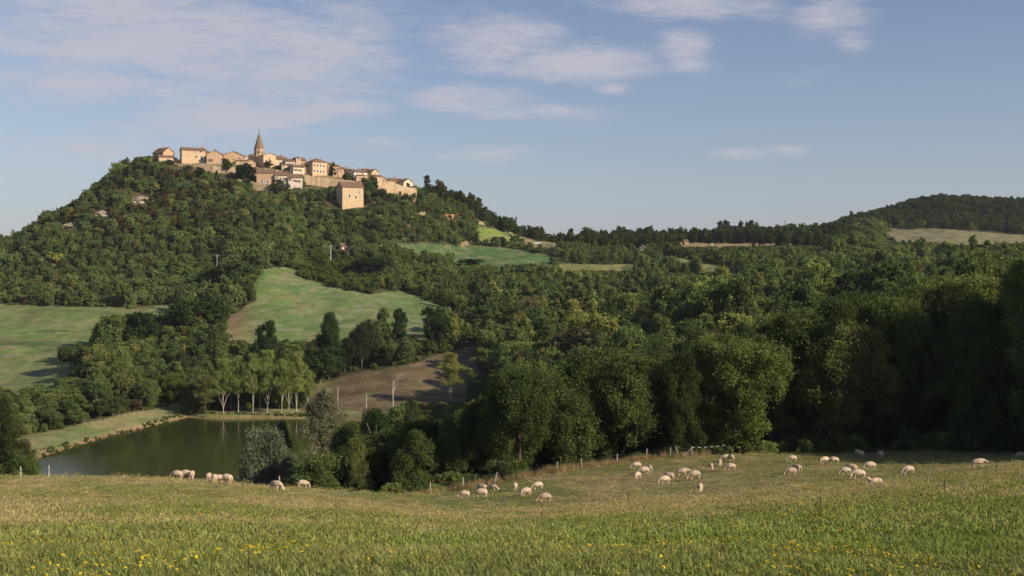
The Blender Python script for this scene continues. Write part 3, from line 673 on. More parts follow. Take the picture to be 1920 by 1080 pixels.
hand(803, 672, 366, 20, 'broad', OLIVE, "olive-green tree just beyond the last village house", 'broadleaf_tree', 'tree', 2, 1)

# ---- the woods: candidates over the whole valley
HANDA = np.array(HAND)
def scatter(seed, x0, x1, y0, y1, step):
    rng = np.random.default_rng(seed)
    gx = np.arange(x0, x1, step); gy = np.arange(y0, y1, step)
    X, Y = np.meshgrid(gx, gy); X = X.ravel()+rng.uniform(-.5, .5, X.size)*step; Y = Y.ravel()+rng.uniform(-.5, .5, Y.size)*step
    m = np.abs(X) < Y*.60+14
    return X[m], Y[m]
def wood_list():
    rng = np.random.default_rng(5); out = []
    bands = [(118, 210, 4.6, 'near'), (210, 340, 4.9, 'mid'), (340, 460, 4.8, 'mid'), (460, 780, 4.3, 'far'), (780, 1130, 7.0, 'far')]
    for bi, (a, b, st, lv) in enumerate(bands):
        X, Y = scatter(50+bi, -b*.62-10, b*.62+20, a, b, st)
        Z = H(X, Y); zi = zone_of(X, Y, Z); px, py = proj(X, Y, Z)
        for i in range(len(X)):
            x, y, z, p, q = X[i], Y[i], Z[i], px[i], py[i]
            n = ZN[zi[i]]
            if n != 'woodland_floor': continue
            if y < 150 and y < fence_Y(p)+(4.5 if p > 1250 else 7): continue
            if 140 < y < 320 and abs(x) < 160 and float(poly_sd(POND, np.array([x]), np.array([y]))[0]) < 2.5: continue
            if y > 700 and z < -2: continue
            if y > 715 and p < 850: continue
            if 620 < y < 800 and 280 < p < 800 and q < 370 and rng.random() < .0: continue
            r0 = rng.random(); kind = 'broad'; h = 8; tint = GREEN; reg = ''
            if len(HANDA):
                d = np.hypot(HANDA[:, 0]-x, HANDA[:, 1]-y)
                if (d < HANDA[:, 2]*.75+1.2).any(): continue
            inner = 1.0
            if y < 210:
                if p > 1250:
                    reg = 'shadewood'; h = np.interp(p, [1250, 1400, 1600, 1900], [13.0, 14.5, 16, 19.5])*rng.uniform(.82, 1.15)
                elif p > 930:
                    reg = 'ravine'; h = np.interp(p, [930, 1050, 1250], [11.0, 12.5, 13.5])*rng.uniform(.8, 1.2)
                elif p > 640:
                    reg = 'hollow'; h = np.interp(p, [640, 930], [8.5, 11.5])*rng.uniform(.8, 1.15)
                elif p > 560: reg = 'hollow'; h = rng.uniform(5, 8)
                else: 
                    if p > 45: continue
                    reg = 'pondleft'; h = rng.uniform(6, 9)
                kind = 'broad' if r0 < .33 else 'tall'
            elif y < 340:
                if p < 420: reg = 'hedge'; h = rng.uniform(5, 9) if q > 715 else rng.uniform(8, 11)
                elif p < 960: reg = 'fieldedge'; h = rng.uniform(4.5, 7.5)
                else: reg = 'valley'; h = rng.uniform(10, 17)
                if p < 960 and q > 770: h = rng.uniform(3, 5)
                if p < 170: h = min(h, 4.2)
                kind = 'broad' if r0 < .4 else 'tall' if r0 < .88 else 'poplar'
            elif y < 470:
                if p < 450: reg = 'grove'; h = rng.uniform(7, 11) if p > 190 else rng.uniform(3.5, 6)
                elif p < 900: reg = 'meadowedge'; h = rng.uniform(5, 8.5)
                else: reg = 'valley'; h = rng.uniform(8, 13)
                kind = 'broad' if r0 < .4 else 'tall' if r0 < .88 else 'poplar'
            else:
                if p < 800 and q < 560: reg = 'hill'; h = rng.uniform(3.2, 6.5)
                elif p < 1600 and y > 690: reg = 'skyline'; h = rng.uniform(3.5, 8)+4.5*float(vnoise(np.array([x/17.0]), np.array([3.3]))[0])
                elif p >= 1560 and y > 900: reg = 'farhill'; h = rng.uniform(6, 9)
                elif p < 900: reg = 'bank'; h = rng.uniform(3.5, 6)
                else: reg = 'slope'; h = rng.uniform(6, 10.5)
                if reg == 'slope' and 590 < y < 690 and p < 1560: h = rng.uniform(3.5, 6)
                if reg == 'slope' and p > 1700 and y > 640: h = rng.uniform(5, 10)
                kind = 'broad' if r0 < .4 else ('shrub' if reg in ('hill', 'bank') and r0 < .65 else 'tall') if r0 < .9 else 'poplar'
                if 560 < p < 700 and 470 < y < 540: kind = 'shrub'; h = rng.uniform(2.5, 3.6)
            if rng.random() < .09 and reg not in ('farhill',): h *= 1.4 if y > 210 else 1.15
            if y < 240 and p > 930: h = min(h, max(7, (q-np.interp(p, [930, 1100, 1250, 1450, 1600, 1800, 1920], [705, 640, 605, 580, 560, 535, 520])-rng.uniform(-5, 30))/F*y))
            # never let a tree stand up in front of an open field seen behind it
            for (fx0, fx1, top) in ((420, 840, 638), (690, 1050, 498), (1050, 1190, 508), (1240, 1392, 517), (-100, 70, 720), (590, 800, 765), (800, 930, 755), (165, 335, 589), (70, 165, 640)):
                if fx0 < p < fx1 and q > top:
                    hm = (q-top)/F*y*.98
                    if (top == 638 and 340 < y < 420) or (top == 498 and 490 < y < 600) or (top == 508 and 480 < y < 600) or (top == 517 and 470 < y < 600) or (top == 720 and 235 < y < 345) or (top == 589 and 300 < y < 462) or (top == 640 and 250 < y < 400) or (top == 765 and 200 < y < 300) or (top == 755 and 200 < y < 300):
                        h = min(h, max(hm*rng.uniform(.85, 1.15), 2.2)); 
            if reg == 'hollow' and 560 < p < 930:
                h = min(h, max(3, (q-np.interp(p, [560, 650, 800, 930], [850, 790, 765, 740]))/F*y))
            # keep the chapel, the houses and the rocks in view
            for (bx0, bx1, top, ya, yb) in ((612, 692, 391, 560, 630), (474, 572, 358, 560, 640), (325, 395, 320, 560, 648), (395, 480, 336, 560, 648), (695, 785, 362, 560, 668), (890, 930, 431, 600, 690),
                        (280, 332, 303, 560, 660), (566, 618, 355, 560, 652), (618, 646, 349, 630, 655),
                        (246, 282, 383, 560, 610), (176, 206, 406, 540, 600), (116, 156, 428, 520, 585), (833, 860, 411, 560, 660), (995, 1045, 463, 600, 705), (1275, 1345, 462, 560, 700), (1345, 1540, 461, 560, 690), (1655, 2100, 462, 620, 800), (636, 662, 468, 480, 560), (612, 628, 482, 440, 545), (1196, 1212, 470, 600, 690)):
                if bx0 < p < bx1 and ya < y < yb:
                    h = min(h, max(0.6, (q-top)/F*y)); 
            if h < 3.2: kind = 'shrub'
            if h < 1.3 and rng.random() < .7: continue
            r = h*({'broad': .46 if h < 10 else .37, 'tall': .31, 'poplar': .24, 'shrub': .75}[kind])*rng.uniform(.8, 1.2)
            r = max(r, st*.58) if kind != 'poplar' and h > 2.5 else min(r, h*1.3)
            # colours
            g = fbm(np.array([x/38.0]), np.array([y/38.0]), 91, 3)[0]; t = rng.random()
            if t < .40: tint, tn = GREEN, 'green'
            elif t < .62: tint, tn = DARK, 'dark green'
            elif t < .86: tint, tn = OLIVE, 'olive green'
            elif t < .94: tint, tn = LIGHT, 'light green'
            elif t < .97: tint, tn = YELLOW, 'yellowish'
            else: tint, tn = BROWN, 'brownish'
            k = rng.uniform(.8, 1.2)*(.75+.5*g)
            if reg == 'hill':
                if q < 440 and p < 440 and rng.random() < .24: tint, tn = ((.125, .105, .036), 'brownish') if rng.random() < .8 else (RUST, 'brownish'); k *= .85
                elif q > 420 and rng.random() < .45 and p > 300: tint, tn = (.165, .20, .065), 'light green'
            if reg == 'shadewood' and tn in ('yellowish', 'brownish'): tint, tn = OLIVE, 'olive green'
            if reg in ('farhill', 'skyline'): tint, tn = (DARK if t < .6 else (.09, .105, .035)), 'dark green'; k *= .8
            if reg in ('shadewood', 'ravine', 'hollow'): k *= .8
            if reg in ('bank', 'slope') and t > .5: tint, tn = (.185, .215, .072), 'olive green'
            if 560 < p < 700 and 470 < y < 540: tint = (.12, .14, .035)
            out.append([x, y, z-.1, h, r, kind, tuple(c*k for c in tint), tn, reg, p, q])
    return out
NIND = 240
WOOD = wood_list()
def visible_share():
    """coarse front-to-back coverage: how many cells of the view each tree shows"""
    W_, H_ = 480, 270; s = 4.0
    own = np.full((H_, W_), -1, int); cnt = np.zeros(len(WOOD), int)
    order = sorted(range(len(WOOD)), key=lambda i: WOOD[i][1])
    # the pasture hides what lies below its brow
    brow = np.interp(np.arange(W_)*s, [0, 240, 480, 600, 690, 780, 880, 960, 1050, 1200, 1350, 1920], [893, 897, 909, 917, 922, 927, 914, 899, 885, 864, 854, 853])/s
    for x in range(W_): own[int(brow[x]):, x] = -2
    for i in order:
        x, y, z, h, r, kind = WOOD[i][:6]
        cx, cy = proj(x, y, z+h*.55); rx = F*r/y*.85/s; ry = F*h/y*.48/s; cx /= s; cy /= s
        x0, x1 = max(0, int(cx-rx)), min(W_-1, int(cx+rx)+1); y0, y1 = max(0, int(cy-ry)), min(H_-1, int(cy+ry)+1)
        if x1 <= x0 or y1 <= y0: continue
        sub = own[y0:y1+1, x0:x1+1]
        yy, xx = np.mgrid[y0:y1+1, x0:x1+1]
        m = (((xx-cx)/max(rx, .5))**2+((yy-cy)/max(ry, .5))**2 < 1) & (sub == -1)
        sub[m] = i; cnt[i] = m.sum()
    return cnt
VIS = visible_share()
PICK = set(np.argsort(-VIS)[:NIND].tolist())
REGT = {'shadewood': "in the shaded wood behind the sheep", 'ravine': "in the wood beyond the wire fence", 'hollow': "in the hollow between pond and fence", 'pondleft': "beside the near left shore of the pond",
        'hedge': "in the hedge behind the pond bank", 'fieldedge': "beside the ploughed field", 'valley': "in the valley wood beyond the pasture", 'grove': "in the grove under the hill",
        'meadowedge': "along the lower edge of the meadow", 'hill': "on the slope below the village", 'skyline': "on the skyline ridge", 'farhill': "on the far right hill", 'bank': "on the bank above the meadow", 'slope': "on the wooded slope across the valley"}
KW = {'broad': ('broadleaf_tree', 'broad-crowned', 'tree'), 'tall': ('upright_tree', 'tall narrow-crowned', 'tree'), 'poplar': ('poplar_tree', 'slim airy', 'poplar'), 'shrub': ('bush', 'low rounded', 'bush')}
rest = []
for i, w in enumerate(WOOD):
    x, y, z, h, r, kind, tint, tn, reg, p, q = w
    if i in PICK:
        nm, kw, cat = KW[kind]
        sz = '' if kind in ('tall', 'shrub') else ('large ' if h > 13 else 'small ' if h < 7 else '')
        if reg == 'shadewood': row = ', front row' if y < 136 else ', second row' if y < 155 else ', deep inside it'
        elif reg == 'valley': row = ', its lower part' if y < 300 else ', its middle part' if y < 400 else ', its upper part'
        elif reg == 'ravine': row = ', close to the fence' if y < 150 else ', farther down'
        else: row = ''
        lb = f"{sz}{kw} {tn} {cat} {REGT[reg]}{row}"
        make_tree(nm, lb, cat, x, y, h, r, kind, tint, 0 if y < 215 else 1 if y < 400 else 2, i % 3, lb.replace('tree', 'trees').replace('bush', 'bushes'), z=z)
    else: rest.append(w)

# ---- everything else of the woods: one object per kind of mass, instanced
def hidden_collection(name, meshes):
    c = bpy.data.collections.new(name)
    for i, me in enumerate(meshes):
        o = bpy.data.objects.new("%s_%02d" % (name, i), me); c.objects.link(o)
    return c
def joined_mesh(name, parts):
    """parts: list of (mesh, tint-able) -> one mesh holding all, materials kept"""
    V, Fq, MI, LV, mats = [], [], [], [], []; o = 0
    for me in parts:
        n = len(me.vertices); v = np.empty(n*3, np.float32); me.vertices.foreach_get('co', v); v = v.reshape(-1, 3)
        k = len(me.polygons); f = np.empty(k*4, np.int32); me.loops.foreach_get('vertex_index', f)
        V.append(v); Fq.append(f.reshape(-1, 4)+o); MI.append(np.full(k, len(mats))); mats.append(me.materials[0])
        lv = np.full(n, .5, np.float32)
        if 'leafvar' in me.attributes: me.attributes['leafvar'].data.foreach_get('value', lv)
        LV.append(lv); o += n
    ob = mesh_obj(name, np.concatenate(V), np.concatenate(Fq), mats, mi=np.concatenate(MI), link=False)
    a = ob.data.attributes.new('leafvar', 'FLOAT', 'POINT'); a.data.foreach_set('value', np.concatenate(LV))
    return ob.data
def instancer(name, pts, rots, scls, idx, tints, coll):
    n = len(pts)
    me = bpy.data.meshes.new(name); me.vertices.add(n); me.vertices.foreach_set('co', np.asarray(pts, np.float32).ravel())
    def fa(nm, typ, arr, key):
        a = me.attributes.new(nm, typ, 'POINT'); a.data.foreach_set(key, np.asarray(arr).ravel())
    fa('rot', 'FLOAT_VECTOR', np.asarray(rots, np.float32), 'vector'); fa('scl', 'FLOAT_VECTOR', np.asarray(scls, np.float32), 'vector')
    fa('pick', 'INT', np.asarray(idx, np.int32), 'value')
    t4 = np.concatenate([np.asarray(tints, np.float32), np.ones((n, 1), np.float32)], 1); fa('tint', 'FLOAT_COLOR', t4, 'color')
    ob = bpy.data.objects.new(name, me); COL.objects.link(ob)
    ng = bpy.data.node_groups.new(name+'_nodes', 'GeometryNodeTree')
    ng.interface.new_socket('Geometry', in_out='INPUT', socket_type='NodeSocketGeometry'); ng.interface.new_socket('Geometry', in_out='OUTPUT', socket_type='NodeSocketGeometry')
    gi = ng.nodes.new('NodeGroupInput'); go = ng.nodes.new('NodeGroupOutput')
    ci = ng.nodes.new('GeometryNodeCollectionInfo'); ci.inputs['Collection'].default_value = coll; ci.inputs['Separate Children'].default_value = True; ci.inputs['Reset Children'].default_value = True
    ip = ng.nodes.new('GeometryNodeInstanceOnPoints'); ip.inputs['Pick Instance'].default_value = True
    def na(nm, dt):
        a = ng.nodes.new('GeometryNodeInputNamedAttribute'); a.data_type = dt; a.inputs['Name'].default_value = nm; return a.outputs['Attribute']
    Lk = ng.links
    Lk.new(gi.outputs[0], ip.inputs['Points']); Lk.new(ci.outputs[0], ip.inputs['Instance'])
    Lk.new(na('pick', 'INT'), ip.inputs['Instance Index']); Lk.new(na('scl', 'FLOAT_VECTOR'), ip.inputs['Scale'])
    er = ng.nodes.new('FunctionNodeEulerToRotation'); Lk.new(na('rot', 'FLOAT_VECTOR'), er.inputs[0]); Lk.new(er.outputs[0], ip.inputs['Rotation'])
    Lk.new(ip.outputs[0], go.inputs[0])
    md = ob.modifiers.new('scatter', 'NODES'); md.node_group = ng
    ob['kind'] = 'stuff'
    return ob
def build_rest():
    kinds = ['broad', 'tall', 'poplar', 'shrub']; meshes = []; key = {}
    for kd in kinds:
        for lod in (0, 1, 2):
            for v in range(3):
                if lod == 0 and kd in ('poplar',): continue
                cm, tm = get_proto(kd, lod, v); key[(kd, lod, v)] = len(meshes); meshes.append(joined_mesh('tree_mass', [cm, tm]))
    coll = hidden_collection('woodland_kit', meshes)
    groups = {}
    for w in rest: groups.setdefault({'farhill': 'far_hill_woodland', 'hill': 'hillside_woodland'}.get(w[8], 'valley_woodland'), []).append(w)
    for gname, ws in groups.items():
        P, R, S, I, T = [], [], [], [], []
        for j, w in enumerate(ws):
            x, y, z, h, r, kind, tint = w[:7]
            lod = 0 if y < 190 and kind != 'poplar' else 1 if y < 380 else 2
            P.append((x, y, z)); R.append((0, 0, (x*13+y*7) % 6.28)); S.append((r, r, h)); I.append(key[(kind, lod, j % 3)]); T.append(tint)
        o = instancer(gname, P, R, S, I, T, coll)
        o['label'] = {'far_hill_woodland': "dark woodland covering the far right hill", 'hillside_woodland': "scrubby mixed woodland covering the slope under the village", 'valley_woodland': "dense mixed woodland filling the valley behind the pasture"}[gname]
    # undergrowth wherever the wood has a floor
    rng = np.random.default_rng(9); P, R, S, I, T = [], [], [], [], []
    for (a, b, st, kk) in ((104, 200, 2.6, 1), (200, 330, 3.4, 1), (330, 800, 5.0, 2)):
        X, Y = scatter(int(a), -b*.6, b*.6, a, b, st); Z = H(X, Y); zi = zone_of(X, Y, Z); px, py = proj(X, Y, Z)
        sd_ = np.full(len(X), 9.0); mm = (Y > 140) & (Y < 320) & (np.abs(X) < 160); sd_[mm] = poly_sd(POND, X[mm], Y[mm])
        for i in range(len(X)):
            if ZN[zi[i]] != 'woodland_floor' or sd_[i] < .8: continue
            if Y[i] < 150 and Y[i] < fence_Y(px[i])+1.6: continue
            if Y[i] < 140 and px[i] < 560: continue
            skip = False
            for (qx, qy, rx, ry, c_) in SCREE:
                if ((px[i]-qx)/rx)**2+((py[i]-qy)/ry)**2 < 1.1 and Y[i] > 400: skip = rng.random() < .8
            if skip: continue
            h = rng.uniform(.8, 2.2); r = h*rng.uniform(.7, 1.1)
            if 995 < px[i] < 1045 and 600 < Y[i] < 700: h *= .5
            if 320 < px[i] < 785 and 612 < Y[i] < 660: h *= .35; r *= .5
            P.append((X[i], Y[i], Z[i]-.1)); R.append((0, 0, rng.random()*6.28)); S.append((r, r, h)); I.append(key[('shrub', kk, int(rng.integers(3)))])
            t = [GREEN, OLIVE, DARK, BROWN, LIGHT][int(rng.integers(5))]; k = rng.uniform(.7, 1.2); T.append(tuple(c*k for c in t))
    # tufts and reeds along the bank of the pond
    for i in range(260):
        t = rng.random(); x = POND[0]+(POND[2]-POND[0])*t if i < 170 else POND[2]+(POND[5]-POND[2])*t
        nx = rng.uniform(.2, 2.6) if i < 170 else rng.uniform(.3, 3); X_, Y_ = x[0]-(nx*.75 if i < 170 else 0), x[1]+nx*.7
        h = rng.uniform(.15, .75); P.append((X_, Y_, h1(X_, Y_)-.05)); R.append((0, 0, rng.random()*6.28)); S.append((h*.8, h*.8, h)); I.append(key[('shrub', 2, 0)])
        T.append([(.15, .19, .06), (.24, .21, .09), (.12, .16, .05)][int(rng.integers(3))])
    instancer('undergrowth', P, R, S, I, T, coll)['label'] = "low undergrowth along the pond and below the trees"
build_rest()
# ---------------------------------------------------------------- masonry
def wall_mat(name, c1, c2, sc=1.2, bump=.5):
    m, nt, b, out = mat_base(name); L = nt.links
    geo = N(nt, 'ShaderNodeNewGeometry')
    n = N(nt, 'ShaderNodeTexNoise'); n.inputs['Scale'].default_value = .45*sc; n.inputs['Detail'].default_value = 8; n.inputs['Roughness'].default_value = .75
    L.new(geo.outputs['Position'], n.inputs['Vector'])
    v = N(nt, 'ShaderNodeTexVoronoi'); v.inputs['Scale'].default_value = 2.2*sc
    mp = N(nt, 'ShaderNodeMapping'); mp.inputs['Scale'].default_value = (1, 1, 1.8); L.new(geo.outputs['Position'], mp.inputs[0]); L.new(mp.outputs[0], v.inputs['Vector'])
    mr = N(nt, 'ShaderNodeMapRange'); mr.inputs['From Min'].default_value = .3; mr.inputs['From Max'].default_value = .7; L.new(n.outputs[0], mr.inputs['Value'])
    mx = N(nt, 'ShaderNodeMix', data_type='RGBA'); mx.inputs[6].default_value = (*c1, 1); mx.inputs[7].default_value = (*c2, 1); L.new(mr.outputs[0], mx.inputs[0])
    sp = N(nt, 'ShaderNodeSeparateColor'); L.new(v.outputs['Color'], sp.inputs[0])
    f = M2(nt, 'ADD', M2(nt, 'MULTIPLY', sp.outputs[0], .34), .83)
    vm = N(nt, 'ShaderNodeVectorMath', operation='SCALE'); L.new(mx.outputs[2], vm.inputs[0]); L.new(f, vm.inputs['Scale']); L.new(vm.outputs[0], b.inputs['Base Color'])
    bp = N(nt, 'ShaderNodeBump'); bp.inputs['Strength'].default_value = bump; bp.inputs['Distance'].default_value = .12; L.new(v.outputs['Distance'], bp.inputs['Height']); L.new(bp.outputs[0], b.inputs['Normal'])
    return m
STONE = wall_mat('limestone', (.60, .40, .23), (.40, .265, .155))
STONEP = wall_mat('pale_limestone', (.68, .49, .30), (.50, .355, .215))
BRICKW = wall_mat('brick', (.58, .365, .235), (.46, .30, .19), 1.5)
CREAM = wall_mat('cream_render', (.76, .60, .42), (.62, .48, .33), .6, .1)
WHITE = wall_mat('white_render', (.78, .68, .54), (.68, .58, .45), .5, .1)
RAMP = wall_mat('rampart_stone', (.62, .45, .28), (.38, .28, .17), .7, .9)
GLASS = simple_mat('window_glass', (.03, .03, .035), rough=.25, var=.2, spec=.5)
FRAME = simple_mat('painted_frame', (.72, .68, .6), var=.1)
SHUT = simple_mat('shutter_paint', (.30, .13, .07), var=.2)
SHUTW = simple_mat('white_shutter', (.62, .60, .56), var=.15)
CHIM = simple_mat('chimney_brick', (.38, .19, .12), var=.35, scale=4)
def roof_mat():
    m, nt, b, out = mat_base('roof_tile'); L = nt.links
    geo = N(nt, 'ShaderNodeNewGeometry'); tc = N(nt, 'ShaderNodeTexCoord')
    w = N(nt, 'ShaderNodeTexWave'); w.inputs['Scale'].default_value = 1.6; w.inputs['Distortion'].default_value = 1.5; w.inputs['Detail'].default_value = 2
    L.new(tc.outputs['Object'], w.inputs['Vector'])
    n = N(nt, 'ShaderNodeTexNoise'); n.inputs['Scale'].default_value = 1.1; n.inputs['Detail'].default_value = 8; n.inputs['Roughness'].default_value = .8; L.new(geo.outputs['Position'], n.inputs['Vector'])
    cr = N(nt, 'ShaderNodeValToRGB'); cr.color_ramp.elements[0].position = .3; cr.color_ramp.elements[0].color = (.13, .08, .05, 1); cr.color_ramp.elements[1].position = .7; cr.color_ramp.elements[1].color = (.30, .20, .13, 1)
    L.new(n.outputs[0], cr.inputs[0])
    vm = N(nt, 'ShaderNodeVectorMath', operation='SCALE'); L.new(cr.outputs[0], vm.inputs[0]); L.new(M2(nt, 'ADD', M2(nt, 'MULTIPLY', w.outputs[0], .4), .75), vm.inputs['Scale']); L.new(vm.outputs[0], b.inputs['Base Color'])
    bp = N(nt, 'ShaderNodeBump'); bp.inputs['Strength'].default_value = .6; bp.inputs['Distance'].default_value = .1; L.new(w.outputs[0], bp.inputs['Height']); L.new(bp.outputs[0], b.inputs['Normal'])
    return m
ROOF = roof_mat()

class MB:
    def __init__(s): s.v = []; s.f = []
    def poly(s, pts): o = len(s.v); s.v += [tuple(p) for p in pts]; s.f.append(list(range(o, o+len(pts))))
    def box(s, x0, x1, y0, y1, z0, z1, rot=0, piv=(0, 0)):
        P = [(x0,y0,z0),(x1,y0,z0),(x1,y1,z0),(x0,y1,z0),(x0,y0,z1),(x1,y0,z1),(x1,y1,z1),(x0,y1,z1)]
        if rot:
            c, q = math.cos(rot), math.sin(rot); P = [(piv[0]+(x-piv[0])*c-(y-piv[1])*q, piv[1]+(x-piv[0])*q+(y-piv[1])*c, z) for x, y, z in P]
        o = len(s.v); s.v += P
        for f in ((0,3,2,1),(4,5,6,7),(0,1,5,4),(1,2,6,5),(2,3,7,6),(3,0,4,7)): s.f.append([o+i for i in f])
    def slab(s, pts, t):
        """a roof plane of thickness t under the polygon pts (counter-clockwise from above)"""
        o = len(s.v); n = len(pts); s.v += [tuple(p) for p in pts]+[(p[0], p[1], p[2]-t) for p in pts]
        s.f.append([o+i for i in range(n)]); s.f.append([o+n+i for i in reversed(range(n))])
        for i in range(n): j = (i+1) % n; s.f.append([o+j, o+i, o+n+i, o+n+j])
    def tube(s, segs, sides=6):
        v, q = tubes(segs, sides); o = len(s.v); s.v += [tuple(p) for p in v]; s.f += [[int(k)+o for k in f] for f in q]
    def build(s, name, mat, parent=None, smooth=False):
        me = bpy.data.meshes.new(name); me.from_pydata(s.v, [], s.f)
        for m in (mat if isinstance(mat, list) else [mat]): me.materials.append(m)
        if smooth: me.polygons.foreach_set('use_smooth', [True]*len(me.polygons))
        o = bpy.data.objects.new(name, me); COL.objects.link(o)
        if parent: o.parent = parent
        return o

def house(label, pl, pr, ye, yb, Y, D, yaw, roof='side', rh=2.0, mat=None, wins=(), swins=(), chims=(), door=None, name='stone_house', cat='house', group='houses of the hilltop village', drop=4.0, rdrop=0, over=.35):
    """front wall from bearing pl to pr, eaves at row ye and foot at row yb as seen at the front left corner"""
    mat = mat or STONE; th = math.radians(yaw); uL = (pl-960)/F; uR = (pr-960)/F
    Ax = uL*Y; W = (uR*Y-Ax)/(math.cos(th)-uR*math.sin(th)); zt = (HZ-ye)/F*Y; zb = (HZ-yb)/F*Y; Hh = zt-zb
    root = thing(name, label, cat, (Ax, Y, zb), th, group)
    def onfront(wx, wy):
        u = (wx-960)/F; s = (u*Y-Ax)/(math.cos(th)-u*math.sin(th)); return s, (HZ-wy)/F*(Y+s*math.sin(th))-zb
    def onside(wx, wy):
        # left wall runs from the front corner back: direction (-sin, cos)
        u = (wx-960)/F; s = (u*Y-Ax)/(-math.sin(th)-u*math.cos(th)); return s, (HZ-wy)/F*(Y+s*math.cos(th))-zb
    w = MB(); lo = -drop
    w.box(0, W, 0, D, lo, Hh)
    if roof in ('side', 'saltbox'):
        ry = D*.5
        for x in (0, W): 
            P = [(x, 0, Hh), (x, D, Hh), (x, ry, Hh+rh)]; w.poly(P if x else P[::-1])
    elif roof == 'front':
        for y in (0, D): 
            P = [(0, y, Hh), (W, y, Hh), (W/2, y, Hh+rh)]; w.poly(P if y == 0 else P[::-1])
    elif roof == 'shedr':      # falls to the right
        P = [(0, 0, Hh), (W, 0, Hh), (0, 0, Hh+rh)]; w.poly(P); w.poly([(0, D, Hh), (0, D, Hh+rh), (W, D, Hh)]); w.poly([(0, 0, Hh), (0, 0, Hh+rh), (0, D, Hh+rh), (0, D, Hh)])
    elif roof == 'shedf':      # falls to the front
        w.poly([(0, 0, Hh), (0, D, Hh+rh), (0, D, Hh)]); w.poly([(W, 0, Hh), (W, D, Hh), (W, D, Hh+rh)]); w.poly([(0, D, Hh), (0, D, Hh+rh), (W, D, Hh+rh), (W, D, Hh)])
    w.build('wall', mat, root)
    r = MB(); o_ = over; t = .22; e = .04
    sl = rh/(D/2) if roof == 'side' else 0
    if roof == 'side':
        z0 = Hh+e-o_*sl+.18; zr = Hh+rh+.2
        r.slab([(-o_, -o_, z0), (W+o_, -o_, z0), (W+o_, D/2, zr), (-o_, D/2, zr)], t); r.slab([(-o_, D/2, zr+.003), (W+o_, D/2, zr+.003), (W+o_, D+o_, z0), (-o_, D+o_, z0)], t)
    elif roof == 'front':
        s2 = rh/(W/2); z0 = Hh+e-o_*s2+.18; zr = Hh+rh+.2
        r.slab([(-o_, -o_, z0), (W/2, -o_, zr), (W/2, D+o_, zr), (-o_, D+o_, z0)], t); r.slab([(W/2, -o_, zr+.003), (W+o_, -o_, z0), (W+o_, D+o_, z0), (W/2, D+o_, zr+.003)], t)
    elif roof == 'hip':
        z0 = Hh+.05; zr = Hh+rh; k = min(W, D)*.48; q = [(-o_, -o_, z0), (W+o_, -o_, z0), (W+o_, D+o_, z0), (-o_, D+o_, z0)]
        if W >= D: a, b = (k, D/2, zr), (W-k, D/2, zr)
        else: a, b = (W/2, k, zr), (W/2, D-k, zr)
        o = len(r.v); r.v += q+[a, b]+[(x, y, z-t) for x, y, z in q]
        r.f += ([[o, o+1, o+5, o+4], [o+1, o+2, o+5], [o+2, o+3, o+4, o+5], [o+3, o, o+4]] if W >= D else [[o, o+1, o+4], [o+1, o+2, o+5, o+4], [o+2, o+3, o+5], [o+3, o, o+4, o+5]])
        for i in range(4): j = (i+1) % 4; r.f.append([o+j, o+i, o+6+i, o+6+j])
        r.f.append([o+9, o+8, o+7, o+6])
    elif roof == 'shedr':
        r.slab([(-o_, -o_, Hh+rh+.25), (W+o_, -o_, Hh+.15), (W+o_, D+o_, Hh+.15), (-o_, D+o_, Hh+rh+.25)], t)
    elif roof == 'shedf':
        r.slab([(-o_, -o_, Hh+.12), (W+o_, -o_, Hh+.12), (W+o_, D+o_, Hh+rh+.28), (-o_, D+o_, Hh+rh+.28)], t)
    ro = r.build('roof', ROOF, root)
    rg = random.Random(int(pl*7+ye))
    for (cx, cy, ch) in chims:
        c = MB(); x, y = cx*W, cy*D
        if roof == 'side': zb_ = Hh+rh*(1-abs(y-D/2)/(D/2))
        elif roof == 'front': zb_ = Hh+rh*(1-abs(x-W/2)/(W/2))
        elif roof == 'shedr': zb_ = Hh+rh*(1-cx)
        else: zb_ = Hh+rh*.6
        c.box(x-.35, x+.35, y-.3, y+.3, zb_-.4, zb_+ch); c.box(x-.43, x+.43, y-.38, y+.38, zb_+ch, zb_+ch+.14); c.box(x-.15, x+.15, y-.13, y+.13, zb_+ch+.14, zb_+ch+.42)
        c.build('chimney', CHIM, ro)
    def win(s, z, ww, wh, style, side):
        # a framed pane standing a little into the wall; shutters folded flat beside it
        def bx(m, a, b, y0, y1, c, d):
            if side: m.box(-y1, -y0, a, b, c, d)
            else: m.box(a, b, -y1, -y0, c, d)
        g = MB(); bx(g, s-ww/2, s+ww/2, -.02, .03, z-wh/2, z+wh/2)
        if style == 'arch':
            P = [(s+math.cos(a)*ww/2, -.03, z+wh/2+math.sin(a)*ww/2) for a in np.linspace(0, math.pi, 9)]; g.poly(P)
        wo = g.build('window', GLASS, root)
        fr = MB(); q = .09
        if style in ('arch', 'pale'):
            q = .32 if style == 'arch' else .2
            bx(fr, s-ww/2-q, s-ww/2, 0, .05, z-wh/2-q, z+wh/2); bx(fr, s+ww/2, s+ww/2+q, 0, .05, z-wh/2-q, z+wh/2); bx(fr, s-ww/2, s+ww/2, 0, .05, z-wh/2-q, z-wh/2)
            if style == 'arch':
                A = np.linspace(0, math.pi, 9)
                for i in range(8):
                    a, b = A[i], A[i+1]; P = [(s+math.cos(k)*rr, -.05, z+wh/2+math.sin(k)*rr) for k, rr in ((a, ww/2), (a, ww/2+q), (b, ww/2+q), (b, ww/2))]; fr.poly(P[::-1])
            else: bx(fr, s-ww/2-q, s+ww/2+q, 0, .05, z+wh/2, z+wh/2+q)
        else:
